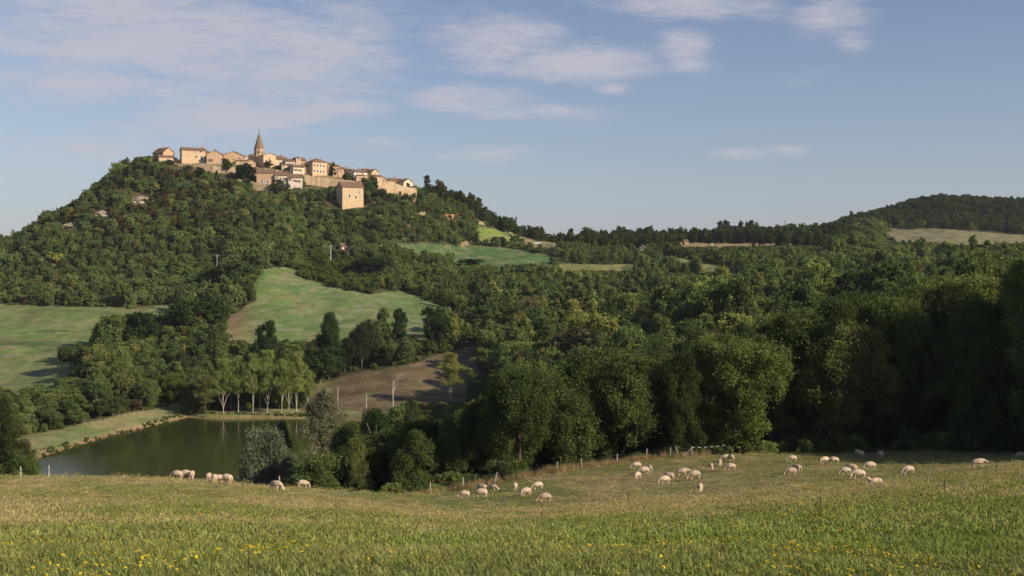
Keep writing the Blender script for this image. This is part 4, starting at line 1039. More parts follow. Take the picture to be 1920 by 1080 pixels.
            bx(fr, s-ww/2-q, s-ww/2, 0, .07, z-wh/2-q, z+wh/2+q); bx(fr, s+ww/2, s+ww/2+q, 0, .07, z-wh/2-q, z+wh/2+q)
            bx(fr, s-ww/2, s+ww/2, 0, .07, z+wh/2, z+wh/2+q); bx(fr, s-ww/2, s+ww/2, 0, .09, z-wh/2-q, z-wh/2); bx(fr, s-.04, s+.04, .03, .06, z-wh/2, z+wh/2)
        fr.build('frame', FRAME, wo)
        if style in ('shut', 'shutw'):
            for k in (-1, 1):
                h_ = MB(); a = s+k*(ww/2+.1) ; b = a+k*ww*.5; bx(h_, min(a, b), max(a, b), .01, .055, z-wh/2, z+wh/2)
                h_.build('shutter', SHUT if style == 'shut' else SHUTW, wo)
    for q in wins:
        s, z = onfront(q[0], q[1]); win(s, z, q[2] if len(q) > 2 else 1.0, q[3] if len(q) > 3 else 1.35, q[4] if len(q) > 4 else '', False)
    for q in swins:
        s, z = onside(q[0], q[1]); win(s, z, q[2] if len(q) > 2 else .9, q[3] if len(q) > 3 else 1.2, q[4] if len(q) > 4 else '', True)
    if door:
        s, z = onfront(door[0], door[1]); d = MB(); ww, wh = door[2], door[3]; d.box(s-ww/2, s+ww/2, -.06, .05, z-wh/2, z+wh/2)
        do = d.build('door', SHUT if len(door) < 5 else door[4], root); hd = MB(); hd.box(s+ww*.3, s+ww*.36, -.12, -.06, z-.05, z+.05); hd.build('handle', FRAME, do)
    return root

def village():
    H_ = house
    H_("tall tower house at the far west tip, its ridge the highest roof there", 306, 326.5, 285, 304, 655, 11, 51, 'front', 3.0, STONE, wins=[(317, 294, .7, .8)], swins=[(297, 296, .7, .8)], chims=[(.35, .4, 1.2)])
    H_("low annexe at the foot of the tower house", 298, 325, 294.5, 305, 650, 4, 30, 'shedf', 1.4, STONEP, wins=[(303, 301, .8, .9), (315, 299.5, 1.0, .8)], swins=[])
    H_("long pale house beside the tower house, white balcony doors in its facade", 341, 385, 281, 308, 656, 9, 24, 'side', 1.9, STONEP, wins=[(368, 293.8, 1.1, 1.3), (376, 284.5, 1.2, 1.0, 'pale'), (378, 297, 1.3, 2.6, 'shutw'), (378, 306, 2.0, .9, 'pale'), (366.5, 285, .7, .8)], swins=[(339, 290, .7, .9)], chims=[(.28, .6, .9), (.93, .5, 1.3)])
    H_("gabled stone house with white shutters high in its facade", 387.5, 417.5, 290, 311, 657, 9, 18, 'front', 2.9, STONE, wins=[(409, 293, .8, 1.4, 'shutw'), (412, 304, .8, 1.4, 'shutw'), (394.5, 300.5, 1.6, 1.9, 'shut'), (394, 291.5, .8, .7, 'pale')], chims=[(.52, .3, 1.1), (.95, .5, 1.3)])
    H_("broad low-pitched gabled house behind the round tree, two chimneys", 419, 457, 291.5, 306, 668, 11, 14, 'front', 2.6, STONE, wins=[(438, 299, .9, 1.0), (449, 297, .8, 1.0)], chims=[(.12, .3, 1.2), (.72, .4, 1.0), (.86, .4, .9)])
    H_("small cream gabled house left of the church", 459, 476, 295.5, 306, 672, 7, 12, 'front', 1.6, CREAM, wins=[(464, 300, .8, 1.1), (470, 300, .8, 1.1)], chims=[(.1, .4, .8)])
    H_("low house with a long lean-to roof left of the church", 442, 463, 301.5, 306.5, 664, 6, 8, 'shedf', 1.0, STONEP, wins=[(452, 304, .7, .7)])
    H_("small gabled house in front of the church, rust-red tree below it", 463.5, 479.5, 304, 315, 660, 7, 20, 'front', 1.5, STONE, wins=[(470, 309, .8, .9)], chims=[(.2, .4, .7)])
    # church
    Y = 672; cx = pY(486, Y); zb = (HZ-305)/F*Y; z1 = (HZ-279.5)/F*Y; zt = (HZ-246.5)/F*Y; R = 3.1
    ch = thing('church', "stone church with a pointed eight-sided spire, the tallest roof of the village", 'church', (cx, Y, zb), 0)
    def octo(r, z, off=math.pi/8): return [(math.cos(off+i*math.pi/4)*r, math.sin(off+i*math.pi/4)*r, z) for i in range(8)]
    t = MB(); a = octo(R, -4); b = octo(R, z1-zb)
    for i in range(8): j = (i+1) % 8; t.poly([a[i], a[j], b[j], b[i]])
    c_ = octo(R*1.06, z1-zb-.3); d_ = octo(R*1.06, z1-zb)
    for i in range(8): j = (i+1) % 8; t.poly([c_[i], c_[j], d_[j], d_[i]])
    t.poly(d_); t.build('tower', STONE, ch)
    s_ = MB(); b2 = octo(R*1.02, z1-zb+.01); tip = (0, 0, zt-zb)
    for i in range(8): j = (i+1) % 8; s_.poly([b2[i], b2[j], tip])
    sp = s_.build('spire', wall_mat('spire_stone', (.27, .18, .115), (.19, .125, .08), 1.2), ch)
    cr = MB(); z = zt-zb-.3; cr.box(-.07, .07, -.07, .07, z, z+2.0); cr.box(-.5, .5, -.05, .05, z+1.25, z+1.4); cr.build('cross', simple_mat('iron', (.05, .05, .05)), sp)
    for i in range(8):
        a0 = math.pi/8+(i+.5)*math.pi/4; rr = R*math.cos(math.pi/8)
        w = MB()
        for k in (-.45, .45):
            ex = Vector((math.cos(a0), math.sin(a0), 0)); ey = Vector((-math.sin(a0), math.cos(a0), 0)); p = ex*(rr+.04)+ey*k
            zz = z1-zb-3.0; pts = [p-ey*.25+Vector((0, 0, zz)), p+ey*.25+Vector((0, 0, zz)), p+ey*.25+Vector((0, 0, zz+1.2)), p+ey*.1+Vector((0, 0, zz+1.5)), p-ey*.1+Vector((0, 0, zz+1.5)), p-ey*.25+Vector((0, 0, zz+1.2))]
            w.poly(pts)
        w.build('window', GLASS, ch)
    # nave, with a pent roof and a dark west wall; one piece with the church
    nv = MB(); th = math.radians(38); ux, uy = math.cos(th), math.sin(th); nx0 = pY(494, 662)-cx; ny0 = 662-Y
    zn = (HZ-290)/F*662-zb; Wn = 8.2; Dn = 9.5
    def L2(a, b, z): return (nx0+a*ux-b*uy, ny0+a*uy+b*ux, z)
    for P in ([(0,0,-7),(Wn,0,-7),(Wn,0,zn),(Wn/2,0,zn+1.1),(0,0,zn)], [(Wn,0,-7),(Wn,Dn,-7),(Wn,Dn,zn),(Wn,0,zn)], [(Wn,Dn,-7),(0,Dn,-7),(0,Dn,zn-.8),(Wn/2,Dn,zn+1.1),(Wn,Dn,zn)], [(0,Dn,-7),(0,0,-7),(0,0,zn),(0,Dn,zn-.8)]): nv.poly([L2(*p) for p in P])
    nv.build('nave_wall', STONEP, ch)
    rf = MB(); rf.slab([L2(-.3,-.3,zn+.1), L2(Wn/2,-.3,zn+1.3), L2(Wn/2,Dn+.3,zn+1.3), L2(-.3,Dn+.3,zn-.7)], .2); rf.slab([L2(Wn/2,-.3,zn+1.303), L2(Wn+.3,-.3,zn+.1), L2(Wn+.3,Dn+.3,zn+.1), L2(Wn/2,Dn+.3,zn+1.303)], .2)
    rf.build('nave_roof', ROOF, ch)
    w = MB(); w.poly([L2(3.6,-.04,zn-3.4), L2(4.3,-.04,zn-3.4), L2(4.3,-.04,zn-1.9), L2(3.6,-.04,zn-1.9)]); w.build('window', GLASS, ch)
    H_("long cream house right of the church, top of the roofline", 512, 538, 299, 312, 668, 8, 14, 'side', 1.8, CREAM, wins=[(515, 306, .9, 1.4), (525.5, 307, .9, 1.5), (532, 305.5, .9, 1.0)], chims=[(.3, .5, .8), (.7, .5, .7)])
    H_("cream house between the long cream one and the little bell tower", 535, 553, 302.5, 314, 666, 8, 12, 'side', 1.8, WHITE, wins=[(541, 307.5, .9, 1.2), (549, 308, .9, 1.2)], chims=[(.85, .5, .8)])
    H_("low brown-roofed house below the church wall", 528, 546, 309, 315, 661, 6, 10, 'shedf', 1.2, CREAM, wins=[(532, 312, .8, .8), (540, 312, .8, .8)])
    H_("little square bell tower with an open top between two houses", 555, 564, 295.5, 314, 668, 3.4, 38, 'hip', .8, BRICKW, wins=[(559.5, 300, .9, 1.4, 'arch'), (560, 305, .5, .5)], swins=[(553.5, 300, .8, 1.4)], name='bell_tower', cat='tower')
    H_("cream house with two shuttered windows below the little bell tower", 550, 570, 313, 330, 655, 9, 32, 'side', 1.6, CREAM, wins=[(554.5, 318.5, 1.1, 1.4, 'shut'), (562.5, 319.5, 1.1, 1.4, 'shut'), (562, 326.5, .6, .6)], swins=[(543, 321, .8, 1.0)])
    H_("large square manor with two rows of four windows and a hipped roof", 586, 613.5, 303, 329, 660, 12, 34, 'hip', 2.6, STONEP,
       wins=[(x, 309.5+i*.6, .9, 1.6, 'pale') for i, x in enumerate((589.5, 595.5, 601.5, 607.5))]+[(x, 320.5+i*.5, .9, 1.5, 'pale') for i, x in enumerate((589.5, 595, 601, 607))],
       swins=[(575, 311), (580, 312)], chims=[(.2, .6, .8), (.55, .5, 1.0), (.9, .6, .9)], name='manor_house')
    H_("narrow brick house right beside the manor", 615, 623, 308.5, 327, 668, 7, 22, 'side', 1.4, BRICKW, wins=[(619, 313, .8, 1.2), (619, 320, .8, 1.2)])
    H_("small brick house behind the tall pine", 624, 636, 312, 327, 667, 7, 26, 'side', 1.3, BRICKW, wins=[(632, 317, .8, 1.2), (632, 322, .8, 1.1)], chims=[(.6, .5, .7)])
    H_("white-gabled house with a ragged roofline behind dark trees", 640, 655, 319.5, 329, 674, 7, 20, 'side', 1.5, WHITE, wins=[(644, 323.5, .8, 1.1), (649, 323, .8, 1.2)], chims=[(.5, .5, 1.2), (.85, .5, .9)])
    H_("white-fronted house with a long sloping roof", 664, 688.5, 322.5, 338, 664, 10, 36, 'side', 2.0, WHITE, wins=[(669, 327, .8, 1.2), (680, 326, .8, 1.2), (686, 331, .8, 1.2)], swins=[(661, 329)], chims=[(.7, .5, .9)])
    H_("rounded lean-to of brick in front of the white-fronted house", 668, 687, 328.5, 340, 657, 4, 24, 'hip', .8, BRICKW, wins=[(675, 333, .7, .9)])
    H_("gabled house on the crest with a wide tiled roof", 697, 710, 322.5, 335, 672, 10, 40, 'front', 1.9, STONEP, wins=[(702.5, 326, .8, 1.1), (706, 330, .8, 1.0)], swins=[(688, 327)], chims=[(.3, .4, .8), (.6, .6, .8)])
    H_("stone house on the downhill side of the crest house", 703, 714.5, 330.5, 347, 662, 7, 28, 'side', 1.0, STONEP, wins=[(705.5, 335, .7, 1.1), (709, 341.5, .8, 1.4), (712, 334, .6, .9)])
    H_("lower stone house joined to the terrace, one upright window", 714.5, 723, 334.5, 348, 664, 7, 26, 'shedr', 1.6, STONE, wins=[(719, 339, .8, 1.6)])
    H_("low house with a wide veranda roof at the east end of the village", 735, 757, 340, 352, 676, 10, 30, 'side', 2.2, STONE, wins=[(746, 343.5, 1.6, 1.0), (752, 343.5, 1.0, 1.0)], chims=[(.5, .5, 1.2)])
    H_("white-sided gabled house behind the cypress", 757, 774, 341, 360, 672, 10, 44, 'front', 2.0, CREAM, wins=[(762, 345, .8, 1.4), (769, 350, .8, 1.2)], swins=[(748, 345)], chims=[(.5, .3, .6), (.5, .9, .6)])
    H_("little last house of the village, at the end beyond the cypress", 773.5, 780.5, 353.5, 369, 664, 5, 22, 'side', .9, STONEP, wins=[(777, 357.5, .9, .9)])
    H_("low outbuilding between the tower house and the long pale house", 326, 341, 300.5, 308, 660, 5, 20, 'shedr', .9, STONE, wins=[(333, 304, .6, .8)])
    H_("tall narrow house joining the long pale house to the gabled one, set back", 383, 392, 287, 306, 666, 8, 16, 'side', 1.6, STONE, wins=[(387, 292, .7, 1.0)], chims=[(.5, .5, 1.2)])
    H_("brown-roofed house behind the round tree, next to the gabled one", 412, 426, 294, 308, 672, 8, 20, 'side', 1.5, STONE, wins=[(420, 299, .8, 1.0)], chims=[(.6, .5, 1.0)])
    H_("cream roofline house peeping between small gables and the spire", 470, 482, 293, 303, 680, 8, 14, 'side', 1.8, CREAM, wins=[(476, 298, .8, 1.0)])
    H_("long ochre house behind the cream ones, just right of the nave", 509, 531, 296, 308, 678, 8, 20, 'side', 1.6, STONE, wins=[(517, 300, .7, .9)], chims=[(.4, .5, .8), (.9, .5, .8)])
    H_("ochre house hidden behind the little bell tower", 561, 574, 301, 318, 674, 8, 24, 'side', 1.6, STONE, wins=[(568, 306, .8, 1.1)], chims=[(.3, .5, 1.0), (.8, .5, .9)])
    H_("ochre house wedged between the cream shuttered house and the manor", 569, 581, 312, 329, 662, 7, 26, 'side', 1.3, STONE, wins=[(574, 317, .8, 1.1), (577, 323, .8, 1.1)])
    H_("small stone house between the little brick house and the white-gabled one", 634, 645, 316.5, 330, 668, 7, 24, 'side', 1.3, STONE, wins=[(639, 321, .8, 1.1)], chims=[(.5, .5, .9)])
    H_("stone house in the gap before the white-fronted house", 652, 665, 320.5, 334, 671, 8, 26, 'side', 1.5, STONEP, wins=[(657, 325, .8, 1.1)], chims=[(.3, .5, .9)])
    H_("ochre house behind the crest house, its roof just showing", 684, 698, 320.5, 334, 678, 8, 30, 'side', 1.5, STONE, wins=[(690, 325, .7, .9)], chims=[(.6, .5, .8)])
    H_("low stone house closing the gap before the veranda house", 721, 738, 339, 350, 670, 8, 26, 'side', 1.3, STONEP, wins=[(727, 343, .8, 1.0)], chims=[(.4, .5, .9)])
    # terrace houses below
    H_("peach-coloured end house of the terrace below the church, ground-floor shutters white", 481, 515, 324, 345.5, 638, 8, 8, 'side', 2.3, BRICKW, wins=[(491, 340, 1.1, 1.6, 'shutw'), (501.5, 341, 1.1, 1.6, 'shutw'), (501.5, 346.5, 1.8, .8, 'pale'), (502, 330, .5, .6)], chims=[(.2, .5, .7)])
    H_("cream middle house of the terrace below the church", 515.4, 540, 328.5, 350, 638, 8, 8, 'side', 2.3, CREAM, wins=[(519, 332.5, .9, 1.2, 'pale'), (526, 335, .9, 1.3, 'shutw'), (533.5, 336, 1.0, 1.4, 'shut'), (533, 346, .9, 1.3)], chims=[(.5, .5, .7)])
    H_("white end house of the terrace, dark opening at its foot", 540.4, 566, 333, 356, 638, 8, 8, 'side', 2.3, WHITE, wins=[(543.5, 336.5, 1.0, 1.4, 'shut'), (553.5, 339, 1.0, 1.3, 'shut'), (560.5, 340, 1.0, 1.3, 'shut'), (542.5, 347.5, 1.0, 1.4), (557, 354.5, 4.6, 1.7)], chims=[(.15, .5, .9)])
    # chapel
    H_("tall plain stone building with two arched windows standing by itself below the rampart", 642, 681.5, 350.5, 392, 622, 11, 27, 'side', 3.2, STONEP, wins=[(655, 368.5, 1.0, 1.5, 'arch'), (667.3, 370.5, 1.0, 1.5, 'arch'), (674.5, 360, .7, 1.2, 'pale')], swins=[(630.5, 347.5, .7, .8), (630.5, 368, .6, .6)], name='chapel', cat='chapel', drop=7)
    # ramparts
    def rampart(label, pts, th=1.4, name='stone_rampart'):
        m = MB(); top, bot = [], []
        P = []
        for i, (px, yt, yb, Y) in enumerate(pts):
            P.append((pY(px, Y), Y, (HZ-yt)/F*Y, (HZ-yb)/F*Y-3.5))
        x0, y0, z0 = P[0][0], P[0][1], P[0][3]
        fine = []
        rg = random.Random(int(pts[0][0]))
        for a, b in zip(P[:-1], P[1:]):
            n = max(2, int((Vector(b[:2])-Vector(a[:2])).length/1.6))
            for k in range(n): t = k/n; fine.append([a[q]+(b[q]-a[q])*t for q in range(4)])
        fine.append(list(P[-1]))
        for f in fine: f[2] += rg.uniform(-.22, .22); f[1] += rg.uniform(-.12, .12)
        for a, b in zip(fine[:-1], fine[1:]):
            m.poly([(a[0], a[1]-(a[2]-a[3])*.06, a[3]), (b[0], b[1]-(b[2]-b[3])*.06, b[3]), (b[0], b[1], b[2]), (a[0], a[1], a[2])])
            m.poly([(a[0], a[1], a[2]), (b[0], b[1], b[2]), (b[0], b[1]+th, b[2]), (a[0], a[1]+th, a[2])])
            m.poly([(b[0], b[1]+th, b[3]), (a[0], a[1]+th, a[3]), (a[0], a[1]+th, a[2]), (b[0], b[1]+th, b[2])])
        for f, s in ((fine[0], 1), (fine[-1], -1)):
            q = [(f[0], f[1], f[2]), (f[0], f[1]+th, f[2]), (f[0], f[1]+th, f[3]), (f[0], f[1]-(f[2]-f[3])*.06, f[3])]; m.poly(q if s > 0 else q[::-1])
        m.v = [(x-x0, y-y0, z-z0) for x, y, z in m.v]
        o = m.build(name, RAMP); o.location = (x0, y0, z0); tag(o, label, 'rampart'); return o
    rampart("western rampart under the tower house, the long house and the gabled one", [(322, 304, 312, 650), (340, 307.5, 326, 648), (372, 309, 333, 646), (400, 311, 337, 645), (420, 311.5, 339, 646), (446, 314, 338, 647)])
    rampart("low retaining wall stepping down to the terrace houses", [(445, 335.5, 343, 634), (470, 340, 348, 633), (492, 345, 352, 632), (511, 349, 356, 631)], .8, 'retaining_wall')
    rampart("parapet wall above the terrace houses", [(496, 315, 324, 652), (520, 319, 327, 652), (548, 328, 334, 650)], .7, 'parapet_wall')
    rampart("long rampart below the manor, between terrace and chapel", [(548, 327, 345, 650), (566, 328, 352, 650), (580, 329, 354, 651), (617, 334, 354, 652), (640, 337, 350, 652), (667, 339.5, 349, 652)])
    rampart("eastern rampart with an arched gateway", [(690, 345, 356, 650), (704, 347, 359, 650), (722, 348.5, 363, 652), (731, 343.5, 367, 654), (745, 345, 369, 656), (756, 349, 368, 658), (770, 352, 370, 660), (781, 354, 371, 662)])
    g = MB(); Yg = 654.6; gx = pY(750, Yg); gz = (HZ-363)/F*Yg
    P = [(-.9, 0, -1.5), (.9, 0, -1.5)]+[(math.cos(a)*.9, 0, .6+math.sin(a)*.9) for a in np.linspace(0, math.pi, 9)]
    g.poly(P); g.poly([(x, .3, z) for x, y, z in P][::-1]); o = g.build('gateway', simple_mat('dark_wood', (.09, .045, .03))); o.location = (gx, Yg-.3, gz); tag(o, "arched brown gateway door in the eastern rampart", 'gateway')
village()

# ---------------------------------------------------------------- small buildings and things in the valley
house("open shed with a pinkish tiled roof at the edge of the wood, above the meadow", 641, 656, 462, 469, 548, 5, 28, 'side', 1.7, CREAM, wins=[(648, 466, 1.4, 1.4)], name='shed', cat='shed', group=None, drop=1.5)
house("long low white house with a terracotta front on the saddle", 902, 922.5, 423.5, 431, 698, 6, -4, 'shedf', .5, WHITE, wins=[(908, 427.5, 1.3, 1.2), (914, 428, 1.3, 1.2)], name='white_house', cat='house', group=None, door=(919, 428.5, 1.0, 1.6), drop=2)
house("small terracotta-roofed house just uphill of the long low white one", 887, 900, 419, 427, 703, 6, 10, 'side', 1.6, BRICKW, wins=[(893, 422.5, .9, .9)], name='tiled_house', cat='house', group=None, drop=2)
house("brown-roofed farm building on the ridge, trees behind it", 1269, 1291, 453, 459, 735, 7, 6, 'side', 1.4, STONE, wins=[(1275, 456, .8, .8), (1284, 456, .8, .8)], name='farm_building', cat='farm building', group=None, drop=2)
house("little white cabin half hidden in the wood below the ridge", 1199, 1208, 463.5, 470, 680, 4, -20, 'front', 1.2, WHITE, wins=[(1203, 467, .7, .7)], name='cabin', cat='cabin', group=None, drop=2)
CONC = simple_mat('concrete', (.55, .53, .47), var=.15); WOODD = simple_mat('weathered_wood', (.07, .055, .045), var=.3, scale=5); POSTM = simple_mat('grey_post', (.42, .39, .33), var=.3, scale=6)
IRON = simple_mat('dark_wire', (.10, .10, .10)); TAPE = simple_mat('white_tape', (.6, .6, .6), var=.05)
def pole(px, ytop, ybot, Y, r, mat, label, arm=True, name='utility_pole', cat='utility pole'):
    x = pY(px, Y); g = h1(x, Y); zt = (HZ-ytop)/F*Y; zb = min(g, (HZ-ybot)/F*Y); h = zt-zb
    t = thing(name, label, cat, (x, Y, zb)); m = MB(); m.tube([[((0, 0, -.3), r*1.3), ((0, 0, h*.5), r*1.1), ((0, 0, h), r)]], 8); m.build('pole', mat, t)
    if arm:
        a = MB(); a.box(-.7, .7, -.06, .06, h-.5, h-.38); ao = a.build('crossarm', mat, t)
        for k in (-.55, 0, .55): i = MB(); i.tube([[((k, 0, h-.38), .05), ((k, 0, h-.2), .06), ((k, 0, h-.12), .03)]], 6); i.build('insulator', CONC, ao)
    return Vector((x, Y, zt))
p1_ = pole(620, 460, 485, 532, .17, CONC, "pale concrete power pole at the top of the meadow")
p2_ = pole(407, 478, 496, 500, .09, CONC, "thin pale power pole on the wooded slope under the village")
p3_ = pole(1472, 413, 436, 742, .16, WOODD, "dark pole sticking up above the trees on the skyline", True)
for a, b, lb in ((p1_, Vector((pY(1060, 690), 690, (HZ-456)/F*690)), "power line running from the concrete pole across the green field"), (p2_, p1_, "power line between the two pale poles")):
    m = MB(); seg = []
    for k in range(25): t = k/24; p = a.lerp(b, t); p.z += 4*(t*t-t)*(b-a).length*.02; seg.append((p-a, .03))
    m.tube([seg], 4); o = m.build('power_line', IRON); o.location = a-Vector((0, 0, .1)); tag(o, lb, 'power line')
def marker(px, yb, Y, h, label):
    x = pY(px, Y); g = h1(x, Y); t = thing('road_marker', label, 'marker post', (x, Y, g), 0, None); m = MB(); m.box(-.3, .3, -.25, .25, -.2, h); m.build('post', simple_mat('white_paint', (.75, .73, .68)), t)
    c = MB(); c.box(-.36, .36, -.31, .31, h, h+.15); c.build('cap', FRAME, t)
marker(1335, 458, 712, 1.5, "white marker block beside the ridge road, nearest the farm building")
marker(1502, 461, 702, .9, "small white marker block far along the ridge road")
marker(1081, 456, 730, 1.3, "small white post on the saddle, between dark trees")

def car(px, Y, yaw, body, label):
    x = pY(px, Y); g = h1(x, Y); t = thing('parked_car', label, 'car', (x, Y, g), yaw)
    PM = simple_mat('car_paint_'+label[:5], body, rough=.3, var=.03, spec=.5)
    prof = [(-2.1, .35), (-2.12, .85), (-1.9, 1.0), (-1.5, 1.45), (.35, 1.48), (1.0, 1.02), (2.0, .86), (2.1, .4)]
    m = MB(); L_ = [(a, -.82, b) for a, b in prof]; R_ = [(a, .82, b) for a, b in prof]; m.poly(L_[::-1]); m.poly(R_)
    for i in range(len(prof)): j = (i+1) % len(prof); m.poly([L_[i], R_[i], R_[j], L_[j]][::-1])
    m.build('body', PM, t)
    for sy in (-1, 1):
        w = MB(); y = .826*sy; P = [(-1.75, y, 1.02), (-1.4, y, 1.38), (.3, y, 1.4), (.85, y, 1.02)]; w.poly(P if sy < 0 else P[::-1]); w.build('side_window', GLASS, t)
    w = MB(); w.poly([(.37, -.7, 1.47), (.97, -.7, 1.06), (.97, .7, 1.06), (.37, .7, 1.47)]); w.v = [(a+.02, b, c+.02) for a, b, c in w.v]; w.build('windscreen', GLASS, t)
    for wx in (-1.3, 1.3):
        for sy in (-1, 1):
            w = MB(); w.tube([[((wx, sy*.66, .32), .32), ((wx, sy*.86, .32), .32)]], 14); w.poly([(wx+math.cos(a)*.32, sy*.86, .32+math.sin(a)*.32) for a in np.linspace(0, 6.283, 14, endpoint=False)]); wo = w.build('wheel', WOODD, t)
            r = MB(); r.poly([(wx+math.cos(a)*.19, sy*.87, .32+math.sin(a)*.19) for a in np.linspace(0, 6.283, 10, endpoint=False)]); r.build('rim', FRAME, wo)
    for sy in (-1, 1): h = MB(); h.box(2.0, 2.1, sy*.62-.14, sy*.62+.14, .62, .76); h.build('headlight', FRAME, t)
car(1007, 694, math.radians(8), (.8, .8, .8), "white car on the saddle road below the skyline trees")
car(1034, 700, math.radians(4), (.18, .18, .17), "grey car on the saddle road, beyond the white one")

# bare trunks by the ploughed field
def snag(px, ytop, Y, r, seed, label, forks=0):
    x = pY(px, Y); g = h1(x, Y); h = (HZ-ytop)/F*Y-g; rg = random.Random(seed); t = thing('bare_trunk', label, 'dead tree', (x, Y, g-.1))
    pl = []; a = b = 0
    for i in range(8): k = i/7; pl.append(((a, b, k*h), r*(1-.55*k))); a += rg.uniform(-.07, .09); b += rg.uniform(-.06, .06)
    m = MB(); m.tube([pl], 7); m.build('trunk', PALEBARK, t)
    if forks:
        f = MB()
        for q in range(forks):
            p = Vector(pl[4+q % 3][0]); d = Vector((rg.uniform(-.5, .9), rg.uniform(-.4, .4), 1.0)); segs = [(p, r*.45)]
            for k in range(4): p = p+d*h*.09; d.x += rg.uniform(-.3, .3); segs.append((p.copy(), r*.4*(1-k/4.5)))
            f.tube([segs], 5)
        f.build('branches', PALEBARK, t)
snag(633, 724, 290, .17, 1, "bare white trunk nearest the poplars, in front of the ploughed field")
snag(686, 737, 290, .17, 2, "short white trunk stump, middle of three before the ploughed field")
snag(737, 712, 292, .19, 3, "bare forked white trunk, farthest of three from the poplars", 4)
snag(772, 808, 156, .16, 4, "tall bare pale stem among the dark trees under the ploughed field", 2)
snag(700, 828, 152, .13, 5, "dead pale branching tree among the trees at the pasture edge", 6)

# rock outcrops on the flank
def rocks(px, py, n, spread, seed, label, col):
    p = at(px, py, 420, 700); rg = np.random.default_rng(seed); mt = simple_mat('rock_'+str(seed), col, var=.35, scale=1.2, bump=.6)
    m = MB()
    for i in range(n):
        qx = px+rg.normal()*spread; qy = py+rg.normal()*spread*.42; P = at(qx, qy, 420, 720, 800)-p; s = rg.uniform(.6, 2.0)
        bm = bmesh_ico(rg, s); o = len(m.v); m.v += [(v[0]*1.3+P.x, v[1]+P.y, v[2]*.75+P.z) for v in bm[0]]; m.f += [[k+o for k in f] for f in bm[1]]
    o = m.build('rock_outcrop', mt); o.location = p; tag(o, label, 'rock outcrop')
import bmesh
def bmesh_ico(rg, s):
    b = bmesh.new(); bmesh.ops.create_icosphere(b, subdivisions=1, radius=s)
    v = [tuple(np.array(x.co)*(1+rg.normal()*.18)) for x in b.verts]; f = [[q.index for q in g.verts] for g in b.faces]; b.free(); return v, f
rocks(263, 376, 22, 6, 1, "biggest pale rock outcrop high on the wooded hillside", (.40, .32, .24))
rocks(192, 400, 14, 5, 2, "middle pale rock outcrop on the hillside", (.38, .30, .23))
rocks(132, 424, 22, 5, 3, "lowest pale outcrop, on the far left flank of the hill", (.36, .29, .21))
rocks(845, 405, 10, 4, 4, "orange earth bank below the end of the village hill", (.45, .23, .11))
# ---------------------------------------------------------------- sheep
def fleece_mat():
    m, nt, b, out = mat_base('fleece'); L = nt.links
    tc = N(nt, 'ShaderNodeTexCoord'); oi = N(nt, 'ShaderNodeObjectInfo')
    n = N(nt, 'ShaderNodeTexNoise'); n.inputs['Scale'].default_value = 6; n.inputs['Detail'].default_value = 6; n.inputs['Roughness'].default_value = .7; L.new(tc.outputs['Object'], n.inputs['Vector'])
    mr = N(nt, 'ShaderNodeMapRange'); mr.inputs['From Min'].default_value = .3; mr.inputs['From Max'].default_value = .7; mr.inputs['To Min'].default_value = .6; mr.inputs['To Max'].default_value = 1.15; L.new(n.outputs[0], mr.inputs['Value'])
    k = M2(nt, 'MULTIPLY', mr.outputs[0], M2(nt, 'ADD', M2(nt, 'MULTIPLY', oi.outputs['Random'], .35), .8))
    vm = N(nt, 'ShaderNodeVectorMath', operation='SCALE'); vm.inputs[0].default_value = (.60, .465, .325); L.new(k, vm.inputs['Scale']); L.new(vm.outputs[0], b.inputs['Base Color'])
    bp = N(nt, 'ShaderNodeBump'); bp.inputs['Strength'].default_value = .8; bp.inputs['Distance'].default_value = .03
    n2 = N(nt, 'ShaderNodeTexNoise'); n2.inputs['Scale'].default_value = 22; L.new(tc.outputs['Object'], n2.inputs['Vector']); L.new(n2.outputs[0], bp.inputs['Height']); L.new(bp.outputs[0], b.inputs['Normal'])
    return m
FLEECE = fleece_mat(); SKIN = simple_mat('sheep_skin', (.66, .50, .38), var=.15, scale=8); HOOF = simple_mat('hoof', (.10, .08, .06)); MARK = simple_mat('raddle_mark', (.50, .16, .10), var=.3, scale=9)
